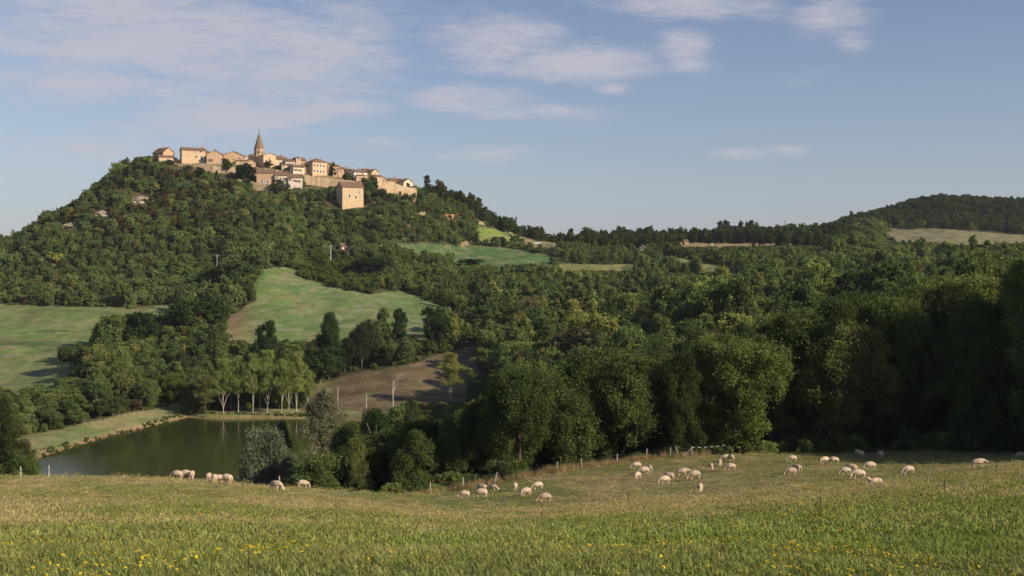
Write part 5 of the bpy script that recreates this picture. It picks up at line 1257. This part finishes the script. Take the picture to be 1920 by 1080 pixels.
def sheep_mesh(name, pose, seed, mark=False):
    rg = random.Random(seed); J = lambda a: a+rg.uniform(-.015, .015)
    V, E, R = [], [], []
    def add(p, r, par=None):
        V.append(p); R.append(r if isinstance(r, tuple) else (r, r)); i = len(V)-1
        if par is not None: E.append((par, i))
        return i
    lz = -.36 if pose == 'lie' else 0
    pel = add((-.28, 0, .57+lz), (.23, .235)); rump = add((-.43, 0, .54+lz), (.17, .17), pel); mid = add((-.03, 0, .55+lz), (.26, .26), pel); ch = add((.21, 0, .57+lz), (.215, .225), mid)
    tail = add((-.57, 0, .44+lz), .04, rump); add((-.58, 0, .27+lz*.6), .03, tail)
    if pose in ('graze', 'grazeturn'):
        t = .16 if pose == 'grazeturn' else 0
        nk = add((.40, t*.2, .54), .135, ch); n2 = add((.53, t*.6, .38), .095, nk); hd = add((.60, t, .22), .078, n2); mz = add((.655, t*1.2, .075), .042, hd)
    elif pose == 'half':
        nk = add((.42, 0, .60), .13, ch); n2 = add((.57, 0, .55), .09, nk); hd = add((.68, 0, .46), .075, n2); mz = add((.79, 0, .36), .042, hd)
    else:
        nk = add((.38, .03, .64+lz), .13, ch); n2 = add((.47, .05, .78+lz), .09, nk); hd = add((.55, .06, .86+lz), .075, n2); mz = add((.68, .08, .80+lz), .042, hd)
    for s in (-1, 1):
        p = Vector(V[hd]); q = Vector(V[n2]); d = (p-q).normalized(); base = p-d*.03
        e1 = add((base.x-.01, base.y+s*.09, base.z+.03), .026, hd); add((base.x-.03, base.y+s*.15, base.z+.01), .014, e1)
    if pose != 'lie':
        st = rg.uniform(-.07, .07)
        for s in (-1, 1):
            f = s*st; a = add((-.40, s*.12, .42), .105, pel); b = add((-.46+f*.6, s*.12, .26), .042, a); c = add((-.40+f, s*.115, .08), .028, b); add((-.385+f, s*.115, .012), .033, c)
            g = -f; a = add((.25, s*.115, .40), .09, ch); b = add((.27+g*.5, s*.11, .23), .036, a); c = add((.255+g, s*.11, .07), .026, b); add((.27+g, s*.11, .012), .031, c)
    else:
        for s in (-1, 1):
            a = add((-.34, s*.16, .12), .10, pel); b = add((-.10, s*.21, .07), .045, a); add((.02, s*.22, .04), .035, b)
            a = add((.26, s*.13, .10), .08, ch); b = add((.40, s*.15, .05), .04, a); add((.25, s*.17, .035), .034, b)
    me = bpy.data.meshes.new(name); me.from_pydata(V, E, []); o = bpy.data.objects.new(name, me); COL.objects.link(o)
    sk = o.modifiers.new('skin', 'SKIN'); sk.use_smooth_shade = True
    for i, sv in enumerate(me.skin_vertices[0].data): sv.radius = R[i]; sv.use_root = (i == 0)
    ss = o.modifiers.new('sub', 'SUBSURF'); ss.levels = 2; ss.render_levels = 2
    dg = bpy.context.evaluated_depsgraph_get(); ev = o.evaluated_get(dg); nm = bpy.data.meshes.new_from_object(ev, depsgraph=dg)
    bpy.data.objects.remove(o)
    nm.name = name; nm.materials.clear()
    for m in (FLEECE, SKIN, HOOF, MARK): nm.materials.append(m)
    n = len(nm.vertices); co = np.empty(n*3, np.float32); nm.vertices.foreach_get('co', co); co = co.reshape(-1, 3).astype(float)
    hp = np.array(V[hd]); np_ = np.array(V[n2])
    body = (co[:, 2] > .36+lz) & (co[:, 0] < .5)
    nz = (fbm(co[:, 0]*14+co[:, 2]*9, co[:, 1]*14+co[:, 2]*7, seed, 3)-.5)*.045
    ctr = np.stack([co[:, 0]*.8, co[:, 1]*0, np.full(n, .53+lz)], 1); dr = co-ctr; dr /= np.linalg.norm(dr, axis=1)[:, None]+1e-6
    co[body] += (dr*nz[:, None])[body]
    nm.vertices.foreach_set('co', co.astype(np.float32).ravel())
    for p in nm.polygons:
        c = np.array(p.center); k = 0
        dh = np.linalg.norm(c-hp)
        if dh < .17 and np.dot(c-hp, hp-np_) > -.006: k = 1
        elif pose != 'lie' and c[2] < .34: k = 1 if c[2] > .035 else 2
        elif mark and .05 < c[0] < .30 and c[2] > .70+lz: k = 3
        if pose != 'lie' and c[2] < .34 and c[0] < -.5: k = 0
        p.material_index = k; p.use_smooth = True
    return nm
SM = {}
for i, (nm_, po, mk) in enumerate((('g0', 'graze', False), ('g1', 'grazeturn', False), ('g2', 'graze', True), ('h0', 'half', False), ('l0', 'lie', False), ('l1', 'lie', True), ('g3', 'graze', False))): SM[nm_] = sheep_mesh('sheep_body', po, 11+i, mk)
def sheep_at(px, yf, yaw, key, label, sc=1.0, y0=50, y1=118, dy=0):
    p = at(px, yf, y0, y1, 1400); o = bpy.data.objects.new('sheep', SM[key]); COL.objects.link(o)
    # stand on the slope
    e = .3; a = math.radians(yaw); c, s = math.cos(a), math.sin(a)
    gx = (h1(p.x+c*e, p.y+s*e)-h1(p.x-c*e, p.y-s*e))/(2*e); gy = (h1(p.x-s*e, p.y+c*e)-h1(p.x+s*e, p.y-c*e))/(2*e)
    o.location = (p.x, p.y+dy, h1(p.x, p.y+dy)+.05); o.rotation_euler = (math.atan(gy)*.6, -math.atan(gx), a); o.scale = (sc,)*3
    tag(o, label, 'sheep', 'sheep grazing on the pasture'); return o
# (bearing, row of the feet, heading in degrees: 180 = to the left, 90 = away, 0 = to the right, -90 = to the camera)
FLOCK = [
 (331,899,170,'g0',"sheep with a white muzzle down, front of the trio before the pond"), (347,899,165,'g3',"middle sheep of the trio before the pond, broadside"), (359,900,100,'g0',"rear sheep of the trio before the pond, rump showing"),
 (391,904,95,'g3',"sheep standing rump-on at the back of the huddle of four by the pond"), (401,907,110,'g0',"sheep facing away in the middle of the huddle of four by the pond"), (410,906,20,'g1',"broad sheep bending its head down inside the huddle of four"), (424,907,160,'g3',"last sheep of the huddle of four, next to the single one"),
 (517,922,-35,'g1',"lone sheep grazing below the silvery willow bush"), (568,912,20,'g0',"sheep on the brow of the pasture, its legs out of sight below the olive willow"),
 (870,935,178,'g0',"plump sheep grazing broadside by the low end of the fence"), (902,934,172,'g3',"sheep grazing behind the plump broadside one"), (904,924,150,'g0',"sheep almost hidden behind another near the low end of the fence"),
 (925,923,-40,'g1',"sheep below the leaning fence post, head turned aside"), (966,921,92,'g0',"sheep seen from behind with a thin shadow beside it"), (986,931,215,'g1',"sheep grazing towards the camera in the hollow of the pasture"),
 (1008,919,195,'g3',"sheep highest up the slope of the hollow, under the dry grass"), (1021,943,185,'g0',"biggest sheep, closest of all to the camera"),
 (1193,880,185,'g3',"dusky sheep close to the fence behind the red-marked one"), (1195,899,235,'g1',"sheep facing the camera in front of the red-marked one"), (1207,891,190,'g2',"red-marked sheep in the group nearest the wire fence"), (1218,886,100,'g0',"sheep turned away behind the red-marked one"),
 (1246,909,200,'g3',"grey-backed sheep, front one of a pair in mid pasture"), (1255,901,160,'g0',"rear sheep of the pair in mid pasture"),
 (1281,894,-12,'h0',"sheep stretching its neck to the right, nose to nose with another"), (1302,900,188,'g0',"sheep nose to nose with the one stretching its neck"),
 (1333,883,262,'g1',"sheep seen head-on, standing apart below the white tape"), (1350,875,255,'g3',"pale sheep facing the camera in the group below the white tape"), (1361,866,180,'g0',"sheep at the back of the group below the white tape"), (1371,866,100,'g3',"rearmost sheep below the white tape, rump showing"), (1370,883,180,'g0',"sheep with a dark lowered head in front of the group below the white tape"),
 (1313,925,262,'g3',"solitary sheep facing the camera in the middle of the pasture"),
 (1485,867,182,'g0',"bright sheep at the rim of the forest shadow"), (1483,893,187,'g2',"red-marked sheep in front of another, in the open middle"), (1494,888,120,'g3',"sheep half behind the red-marked one in the open middle"),
 (1546,871,200,'g1',"left sheep of the pair along the shadow rim"), (1563,871,172,'g0',"right sheep of the pair along the shadow rim, tail showing"),
 (1585,892,188,'g3',"sheep with its head low beside the fluffy one, in the cluster of four"), (1596,887,150,'g0',"fluffy sheep standing behind others in the cluster of four"), (1609,900,180,'g1',"front sheep of the cluster of four"), (1631,882,188,'g3',"slightly apart sheep at the top of the cluster of four"),
 (1609,857,100,'h0',"shaded sheep with its head raised, under the wood"), (1616,859,75,'g0',"shaded sheep beside the one with the raised head"), (1651,859,95,'g3',"lone shaded sheep under the wood"),
 (1703,891,190,'g0',"grey sheep grazing left at the border of the flowery rise"), (1640,908,185,'l1',"sheep lying in the grass with a reddish back"), (1836,878,-8,'h0',"pale sheep walking to the right with its head low, by the shadow rim"), (1914,861,185,'g3',"sheep cut by the picture's right edge"),
]
for s_ in FLOCK: sheep_at(*s_, sc=.84+.2*((s_[0]*7) % 5)/5)

# ---------------------------------------------------------------- wire fence along the far side
def fence():
    posts = [(807,924,908), (868,918,904), (926,912,900), (1044,891,880), (1090,886,872), (1157,874,857), (1212,868,848), (1257,862,846), (1272,861,843), (1297,858,841)]
    P = []
    root = thing('wire_fence', "wire fence on pale posts between the pasture and the dark wood", 'fence', tuple(at(1050, 890, 80, 125)))
    base = root.location.copy()
    for px, yb, yt in posts:
        Y = float(fence_Y(px))-1.3; x = pY(px, Y); g = h1(x, Y); h = max(1.15, min(1.6, (yb-yt)/F*Y*1.1)); P.append(Vector((x, Y, g)))
        lean = {926: .28, 1272: -.25}.get(px, random.Random(px).uniform(-.06, .06)); m = MB(); q = P[-1]-base
        m.tube([[(q-Vector((0, 0, .2)), .065), (q+Vector((lean*.5*h, 0, h*.5)), .06), (q+Vector((lean*h, 0, h)), .055)]], 7); m.build('post', POSTM, root)
    q = P[-1]-base; m = MB(); m.tube([[(q+Vector((-1.0, 0, 0)), .045), (q+Vector((0, 0, .95)), .045)]], 6); m.build('brace', POSTM, root)
    m = MB()
    for hh in (.3, .65, .98):
        for a, b in zip(P[:-1], P[1:]):
            seg = []
            n = max(2, int((b-a).length/2))
            for k in range(n+1): t = k/n; c = a.lerp(b, t); c.z = max(c.z, h1(c.x, c.y)); seg.append((c-base+Vector((0, 0, hh-.05*math.sin(math.pi*t))), .009))
            m.tube([seg], 3)
    m.build('wire', IRON, root)
    m = MB(); a = P[-1]+Vector((0, 0, 1.0)); e = Vector((pY(1365, 122.5), 122.5, (HZ-834)/F*122.5)); seg = []
    for k in range(13): t = k/12; c = a.lerp(e, t); c.z -= .1*math.sin(math.pi*t); seg.append(c-base)
    for u, v in zip(seg[0:-1:2], seg[1::2]): m.poly([u, v, v+Vector((0, 0, .03)), u+Vector((0, 0, .03))]); m.poly([u+Vector((0, .02, .03)), v+Vector((0, .02, .03)), v+Vector((0, .02, 0)), u+Vector((0, .02, 0))])
    m.build('tape', TAPE, root)
    # stake that carries the far end of the tape
    m = MB(); c = e-base; gz = h1(e.x, e.y)-base.z; m.tube([[(Vector((c.x, c.y, gz-.1)), .04), (Vector((c.x, c.y, c.z+.2)), .035)]], 6); m.build('stake', WOODD, root)
fence()
for px, yb, h, lb in ((38, 893, .75, "short pale post on the brow, nearest the dark tree at the picture's left edge"), (91, 893, .85, "short pale post on the brow in front of the pond"), (523, 905, .75, "short post on the brow just behind the lone sheep")):
    p = at(px, yb+3, 60, 92); t = thing('fence_post', lb, 'post', tuple(p)); m = MB(); m.tube([[((0, 0, -.2), .06), ((.02, 0, h*.5), .055), ((.03, 0, h+.15), .05)]], 7); m.build('post', POSTM, t)
    m = MB(); m.box(-.04, .1, -.09, -.05, h*.7, h*.76); m.build('staple', IRON, t)

# ---------------------------------------------------------------- birds
def bird(px, py, Y, span, yaw, flap, label):
    t = thing('bird', label, 'bird', (pY(px, Y), Y, (HZ-py)/F*Y), yaw, 'birds high in the sky'); t.scale = (span,)*3
    V = [(-.28,0,0),(-.12,0,.01),(.05,0,.02),(.2,0,.02),(.27,0,.01)]
    s = [[(V[0], .012), (V[1], .055), (V[2], .075), (V[3], .05), (V[4], .015)]]
    for k in (-1, 1): s.append([((.05, k*.04, .03), .035), ((.08, k*.26, .03+flap*.5), .028), ((-.04, k*.5, .03+flap), .008)])
    v, f = tubes(s, 6); v[:, 2] = v[:, 2]*.8; mesh_obj('body', v, f, [simple_mat('feather', (.035, .035, .04))], True, t)
for b in ((354, 11, 120, .38, .3, .12, "tiny dark bird at the very top of the sky, over the village side"), (350, 134, 120, .34, 2.0, .05, "tiny dark bird in the clouds above the church"), (553, 265, 130, .34, 1.0, .1, "dark bird low beside the church spire"),
          (1754, 53, 120, .36, 2.5, .12, "dark bird in clear sky, highest above the far hill"), (1672, 180, 120, .30, .5, .1, "small dark bird halfway up the clear sky")): bird(*b)

# ---------------------------------------------------------------- grass, flowers, weeds of the pasture
def blades(seed, n, rad, h0, h1_, w, bend=.5):
    rng = np.random.default_rng(seed); V, Fc, LV = [], [], []
    for i in range(n):
        a = rng.random()*6.283; r = rad*math.sqrt(rng.random()); x, y = math.cos(a)*r, math.sin(a)*r
        d = rng.random()*6.283; h = rng.uniform(h0, h1_); b = bend*h*rng.uniform(.2, 1.3); ww = w*rng.uniform(.7, 1.3)
        dx, dy = math.cos(d), math.sin(d); px_, py_ = -dy*ww/2, dx*ww/2
        o = len(V)
        V += [(x-px_, y-py_, -.03), (x+px_, y+py_, -.03), (x+dx*b*.35+px_*.8, y+dy*b*.35+py_*.8, h*.6), (x+dx*b*.35-px_*.8, y+dy*b*.35-py_*.8, h*.6)]
        V += [(x+dx*b+px_*.15, y+dy*b+py_*.15, h), (x+dx*b-px_*.15, y+dy*b-py_*.15, h)]
        Fc += [(o, o+1, o+2, o+3), (o+3, o+2, o+4, o+5)]; LV += [rng.random()]*6
    ob = mesh_obj('tuft', np.array(V), np.array(Fc), [GRASSM], link=False)
    a = ob.data.attributes.new('leafvar', 'FLOAT', 'POINT'); a.data.foreach_set('value', np.array(LV, np.float32)); return ob.data
GRASSM = leaf_mat('grass_blade', (1, 1, 1), var=.3, trans=.15)
def grass():
    rng = np.random.default_rng(3)
    kit = [blades(1, 44, .18, .012, .034, .006, 2.4), blades(2, 44, .18, .014, .042, .007, 2.0), blades(3, 26, .14, .02, .06, .009, 1.8), blades(4, 90, .42, .014, .038, .013, 2.2), blades(5, 80, .42, .016, .045, .015, 1.8), blades(6, 26, .22, .35, .85, .014, .35), blades(7, 100, .8, .02, .05, .026, 1.6)]
    coll = hidden_collection('grass_kit', kit)
    P, R, S, I, T = [], [], [], [], []
    def put(Y0, Y1, dens, picks, sc, keep=None):
        # a fan of ground in front of the camera
        A = .56*(Y1*Y1-Y0*Y0)+18*(Y1-Y0); n = int(A*dens*.62)
        Y = np.sqrt(rng.random(n)*(Y1*Y1-Y0*Y0)+Y0*Y0); X = (rng.random(n)*2-1)*(Y*.56+9)
        px = 960+F*X/Y
        m = Y < fence_Y(px)+(.6 if Y1 > 80 else 0)
        if keep is not None: m &= keep(X, Y)
        X, Y, px = X[m], Y[m], px[m]; Z = H(X, Y); d = meadow_tone(X, Y); n = len(X)
        k = rng.uniform(.7, 1.3, n)
        d = np.clip(d*.8+rng.normal(size=n)*.15, 0, 1); c = mixc((.215, .238, .068), (.42, .335, .165), d)*k[:, None]
        lush = fbm(X/3.1, Y/5.0, 55, 3); c = mixc(c, (.165, .24, .04), .5*sstep(.55, .7, lush)*(d < .6)*(Y < 45))
        s = sc*rng.uniform(.65, 1.3, n)
        P.append(np.stack([X, Y, Z], 1)); R.append(np.stack([rng.normal(size=n)*.2, rng.normal(size=n)*.2, rng.random(n)*6.283], 1)); S.append(np.stack([s, s, s], 1))
        I.append(rng.choice(picks, n)); T.append(c)
    put(6, 15, 90, [0, 0, 0, 1, 1, 1, 2], 1.0); put(15, 28, 45, [0, 1, 3, 3], 1.0); put(28, 45, 13, [3, 4], 1.0); put(45, 75, 7, [3, 4], 1.0); put(75, 124, 3, [4, 6], .9)
    # rank dead grass in wisps, sparse
    def wis(X, Y): return fbm(X/5.0, Y/7.0, 66, 3) > .60
    nP = len(P)
    put(8, 60, .25, [5], .20, wis)
    for k in range(nP, len(P)): T[k] = T[k]*0+np.array((.30, .22, .10))*rng.uniform(.6, 1.2, len(T[k]))[:, None]
    instancer('grass', np.concatenate(P), np.concatenate(R), np.concatenate(S), np.concatenate(I), np.concatenate(T), coll)['label'] = "short meadow grass, green with straw-coloured patches"
    # tall dry grass under the fence
    P2, R2, S2, T2 = [], [], [], []
    for i in range(2200):
        px = rng.uniform(760, 1330); off = rng.normal()*1.1-.4; Y = float(fence_Y(px))+off; x = pY(px, Y); 
        if vnoise(np.array([x*1.1]), np.array([Y*1.1]), 5)[0] < rng.uniform(.25, .75): continue
        s = rng.uniform(.35, 1.15)*np.interp(px, [760, 850, 1000, 1330], [.5, .9, 1.1, .85])
        P2.append((x, Y, h1(x, Y))); R2.append((0, 0, rng.random()*6.28)); S2.append((s, s, s)); k = rng.uniform(.6, 1.2); T2.append((.42*k, .29*k, .16*k) if rng.random() < .8 else (.14*k, .15*k, .05*k))
    instancer('dry_grass', P2, R2, S2, [5]*len(P2), T2, coll)['label'] = "tall reddish dry grass growing under the wire fence"
grass()
YEL = simple_mat('petal', (.80, .60, .02), var=.15, scale=20); STEM = simple_mat('stalk', (.11, .15, .04), var=.2); WEED = simple_mat('weed_stem', (.09, .05, .03), var=.3)
def flowers():
    rng = np.random.default_rng(12)
    def bloom():
        m = MB()
        for ring, (r, z, n) in enumerate(((.5, .0, 13), (.36, .10, 11), (.2, .18, 8))):
            for i in range(n):
                a = 2*math.pi*(i+.5*ring)/n; w = .14; c, s = math.cos(a), math.sin(a)
                m.poly([(c*.04+s*w*.4, s*.04-c*w*.4, z-.06), (c*r+s*w, s*r-c*w, z+.03), (c*r*1.08, s*r*1.08, z+.05), (c*r-s*w, s*r+c*w, z+.03), (c*.04-s*w*.4, s*.04+c*w*.4, z-.06)])
        return m
    bm = bloom()
    me_b = bm.build('bloom', YEL); mb = me_b.data; bpy.data.objects.remove(me_b)
    q = MB(); q.tube([[((0, 0, -.2), .05), ((.1, 0, 2.0), .045), ((0, 0, 4.0), .04)]], 4); so_ = q.build('stem', STEM); ms = so_.data; bpy.data.objects.remove(so_)
    P = []
    CL = [(250,975,130,16,.8), (170,1060,120,20,.7), (430,1010,220,22,.9), (620,1050,160,24,.8), (520,985,160,12,.5), (760,1030,140,30,.45), (900,975,120,16,.4), (1080,1000,120,26,.5),
          (1250,962,160,16,.9), (1370,975,90,18,.8), (1450,990,120,26,.6), (1640,975,120,12,.9), (1560,930,160,12,.7), (1700,925,140,14,.7), (1850,945,100,26,.5), (1650,1040,160,22,.5), (1330,1050,120,24,.45), (1480,1060,100,16,.4), (60,1000,80,40,.4)]
    while len(P) < 5200:
        Y = float(9.2+57*rng.random()**1.25); u = rng.uniform(-.50, .50); X = u*Y; px = 960+F*u
        py = 500-F*h1(X, Y)/Y
        c = fbm(np.array([X/1.3]), np.array([Y/2.2]), 88, 3)[0]
        w = 0.0
        for (gx, gy, sx, sy, a) in CL: w += a*math.exp(-((px-gx)/sx)**2-((py-gy)/(sy*2.6))**2)
        w = (w*.7+.26)*float(sstep(.38, .72, c))
        if rng.random() < w: P.append((X, Y, px))
    P.sort(key=lambda a: a[1])
    near = P[:230]; far = P[230:]
    for i, (X, Y, px) in enumerate(near):
        s = rng.uniform(.018, .030); z = h1(X, Y); hgt = rng.uniform(.04, .11)
        wh = "left" if px < 640 else "centre" if px < 1280 else "right"; rw = "along the bottom edge" if Y < 11.5 else "just above the bottom" if Y < 14.5 else "farther up the slope"
        t = thing('wildflower', f"yellow flower in the grass, {wh} part of the meadow, {rw}", 'flower', (X, Y, z), rng.random()*6.28, f"yellow meadow flowers, {wh} part {rw}")
        b = bpy.data.objects.new('bloom', mb); COL.objects.link(b); b.parent = t; b.scale = (s, s, s); b.location = (0, 0, hgt); b.rotation_euler = (rng.uniform(-.5, .5), rng.uniform(-.1, .8), 0)
        st = bpy.data.objects.new('stem', ms); COL.objects.link(st); st.parent = t; st.scale = (s, s, hgt/4.0)
    me_b2 = bloom(); me_b2.v = [(x, y, z+3.2) for x, y, z in me_b2.v]; o = me_b2.build('bloomfar', YEL); md = o.data; bpy.data.objects.remove(o)
    coll = hidden_collection('flower_kit', [md])
    A = np.array([(X, Y, h1(X, Y)) for X, Y, _ in far]); n = len(A); s = rng.uniform(.022, .034, n)*np.interp(A[:, 1], [12, 35, 60], [1.0, 1.45, 1.7])
    instancer('yellow_flowers', A, np.stack([rng.uniform(-.3, .3, n), rng.uniform(-.3, .3, n), rng.random(n)*6], 1), np.stack([s, s, s], 1), [0]*n, np.tile((.8, .6, .02), (n, 1)), coll)['label'] = "small yellow flowers dotted over the farther pasture"
    for (px, yt, yb, ln, lb) in ((1539,928,985,0,"tall dark weed stalk standing upright in the right-hand meadow"), (1345,995,1062,.28,"leaning reddish weed stalk in front of the upright dark one"), (1771,898,933,0,"thin weed stalk under the pale walking sheep"), (1868,858,892,.05,"thin weed stalk by the shadow rim, near the right edge"),
                                 (631,940,994,-.03,"slender dark stalk on the meadow between lone sheep and plump sheep"), (636,1050,1080,.15,"short reddish stalk at the bottom edge, under the slender dark one"), (466,1058,1082,0,"short dark stub of a weed at the bottom edge"), (1017,944,986,0,"dark stalk right below the biggest sheep"), (1178,925,950,.03,"dark stalk on the meadow below the red-marked sheep by the fence"),
                                 (775,975,1010,.3,"curved weed stalk in the hollow of the meadow"), (1885,965,1015,.35,"leaning weed stalk near the picture's right edge"), (320,930,962,.03,"pale dry grass stalk below the trio of sheep")):
        p = at(px, yb, 8.5, 90); h = max(.25, (yb-yt)/F*p.y*1.0); t = thing('weed_stalk', lb, 'weed', tuple(p)); m = MB(); rg = random.Random(px); w_ = max(.004, .00028*p.y)
        m.tube([[((0, 0, -.05), w_), ((ln*h*.4, 0, h*.5), w_*.9), ((ln*h, 0, h), w_*.6)]], 5)
        m.build('stem', WEED if px != 320 else simple_mat('straw', (.40, .28, .11)), t)
        s2 = MB()
        for k in range(7): z = h*(.45+.07*k); x = ln*z; a = rg.random()*6.28; l = .07*h; s2.tube([[((x, 0, z), w_*.6), ((x+math.cos(a)*l, math.sin(a)*l, z+l*1.2), w_*.9), ((x+math.cos(a)*l*1.2, math.sin(a)*l*1.2, z+l*1.6), w_*.3)]], 4)
        s2.build('seed_head', WEED if px != 320 else bpy.data.materials['straw'], t)
flowers()

# ---------------------------------------------------------------- trees that stand beyond the right edge and throw the shade
def shade_trees():
    rng = random.Random(8); i = 0
    for (X, Y, h, r) in ((81,86,19,6.5),(88,80,19,6.5),(74,108,19,6.5),(82,97,20,7),(88,87,19,7),(68,118,20,7),(95,100,21,7),(80,112,21,7),(96,80,18,6.5),(62,124,20,6.5),(104,92,20,7),(88,120,21,7),(70,128,21,7)):
        make_tree('broadleaf_tree', "tall tree of the wood beyond the picture's right edge", 'tree', X-3, Y-5, h*1.08, r, 'broad', GREEN, 0, i % 3, "trees of the wood beyond the right edge"); i += 1
    #make_tree('broadleaf_tree', "tree out of the picture whose shade touches its bottom right corner", 'tree', 20.5, 6.0, 8.2, 3.2, 'broad', GREEN, 0, 1)
shade_trees()

# ---------------------------------------------------------------- thin air between here and the far hill
def haze():
    m = bpy.data.materials.new('haze'); m.use_nodes = True; nt = m.node_tree; nt.nodes.clear()
    v = N(nt, 'ShaderNodeVolumePrincipled'); v.inputs['Color'].default_value = (.80, .88, 1.0, 1); v.inputs['Density'].default_value = HAZE
    out = N(nt, 'ShaderNodeOutputMaterial'); nt.links.new(v.outputs[0], out.inputs['Volume'])
    b = MB(); b.box(-13200, 13200, -40, 8100, -190, 120); o = b.build('haze', m); o['kind'] = 'stuff'; o['label'] = "thin pale haze over the valley"
HAZE = 0.00005
haze()
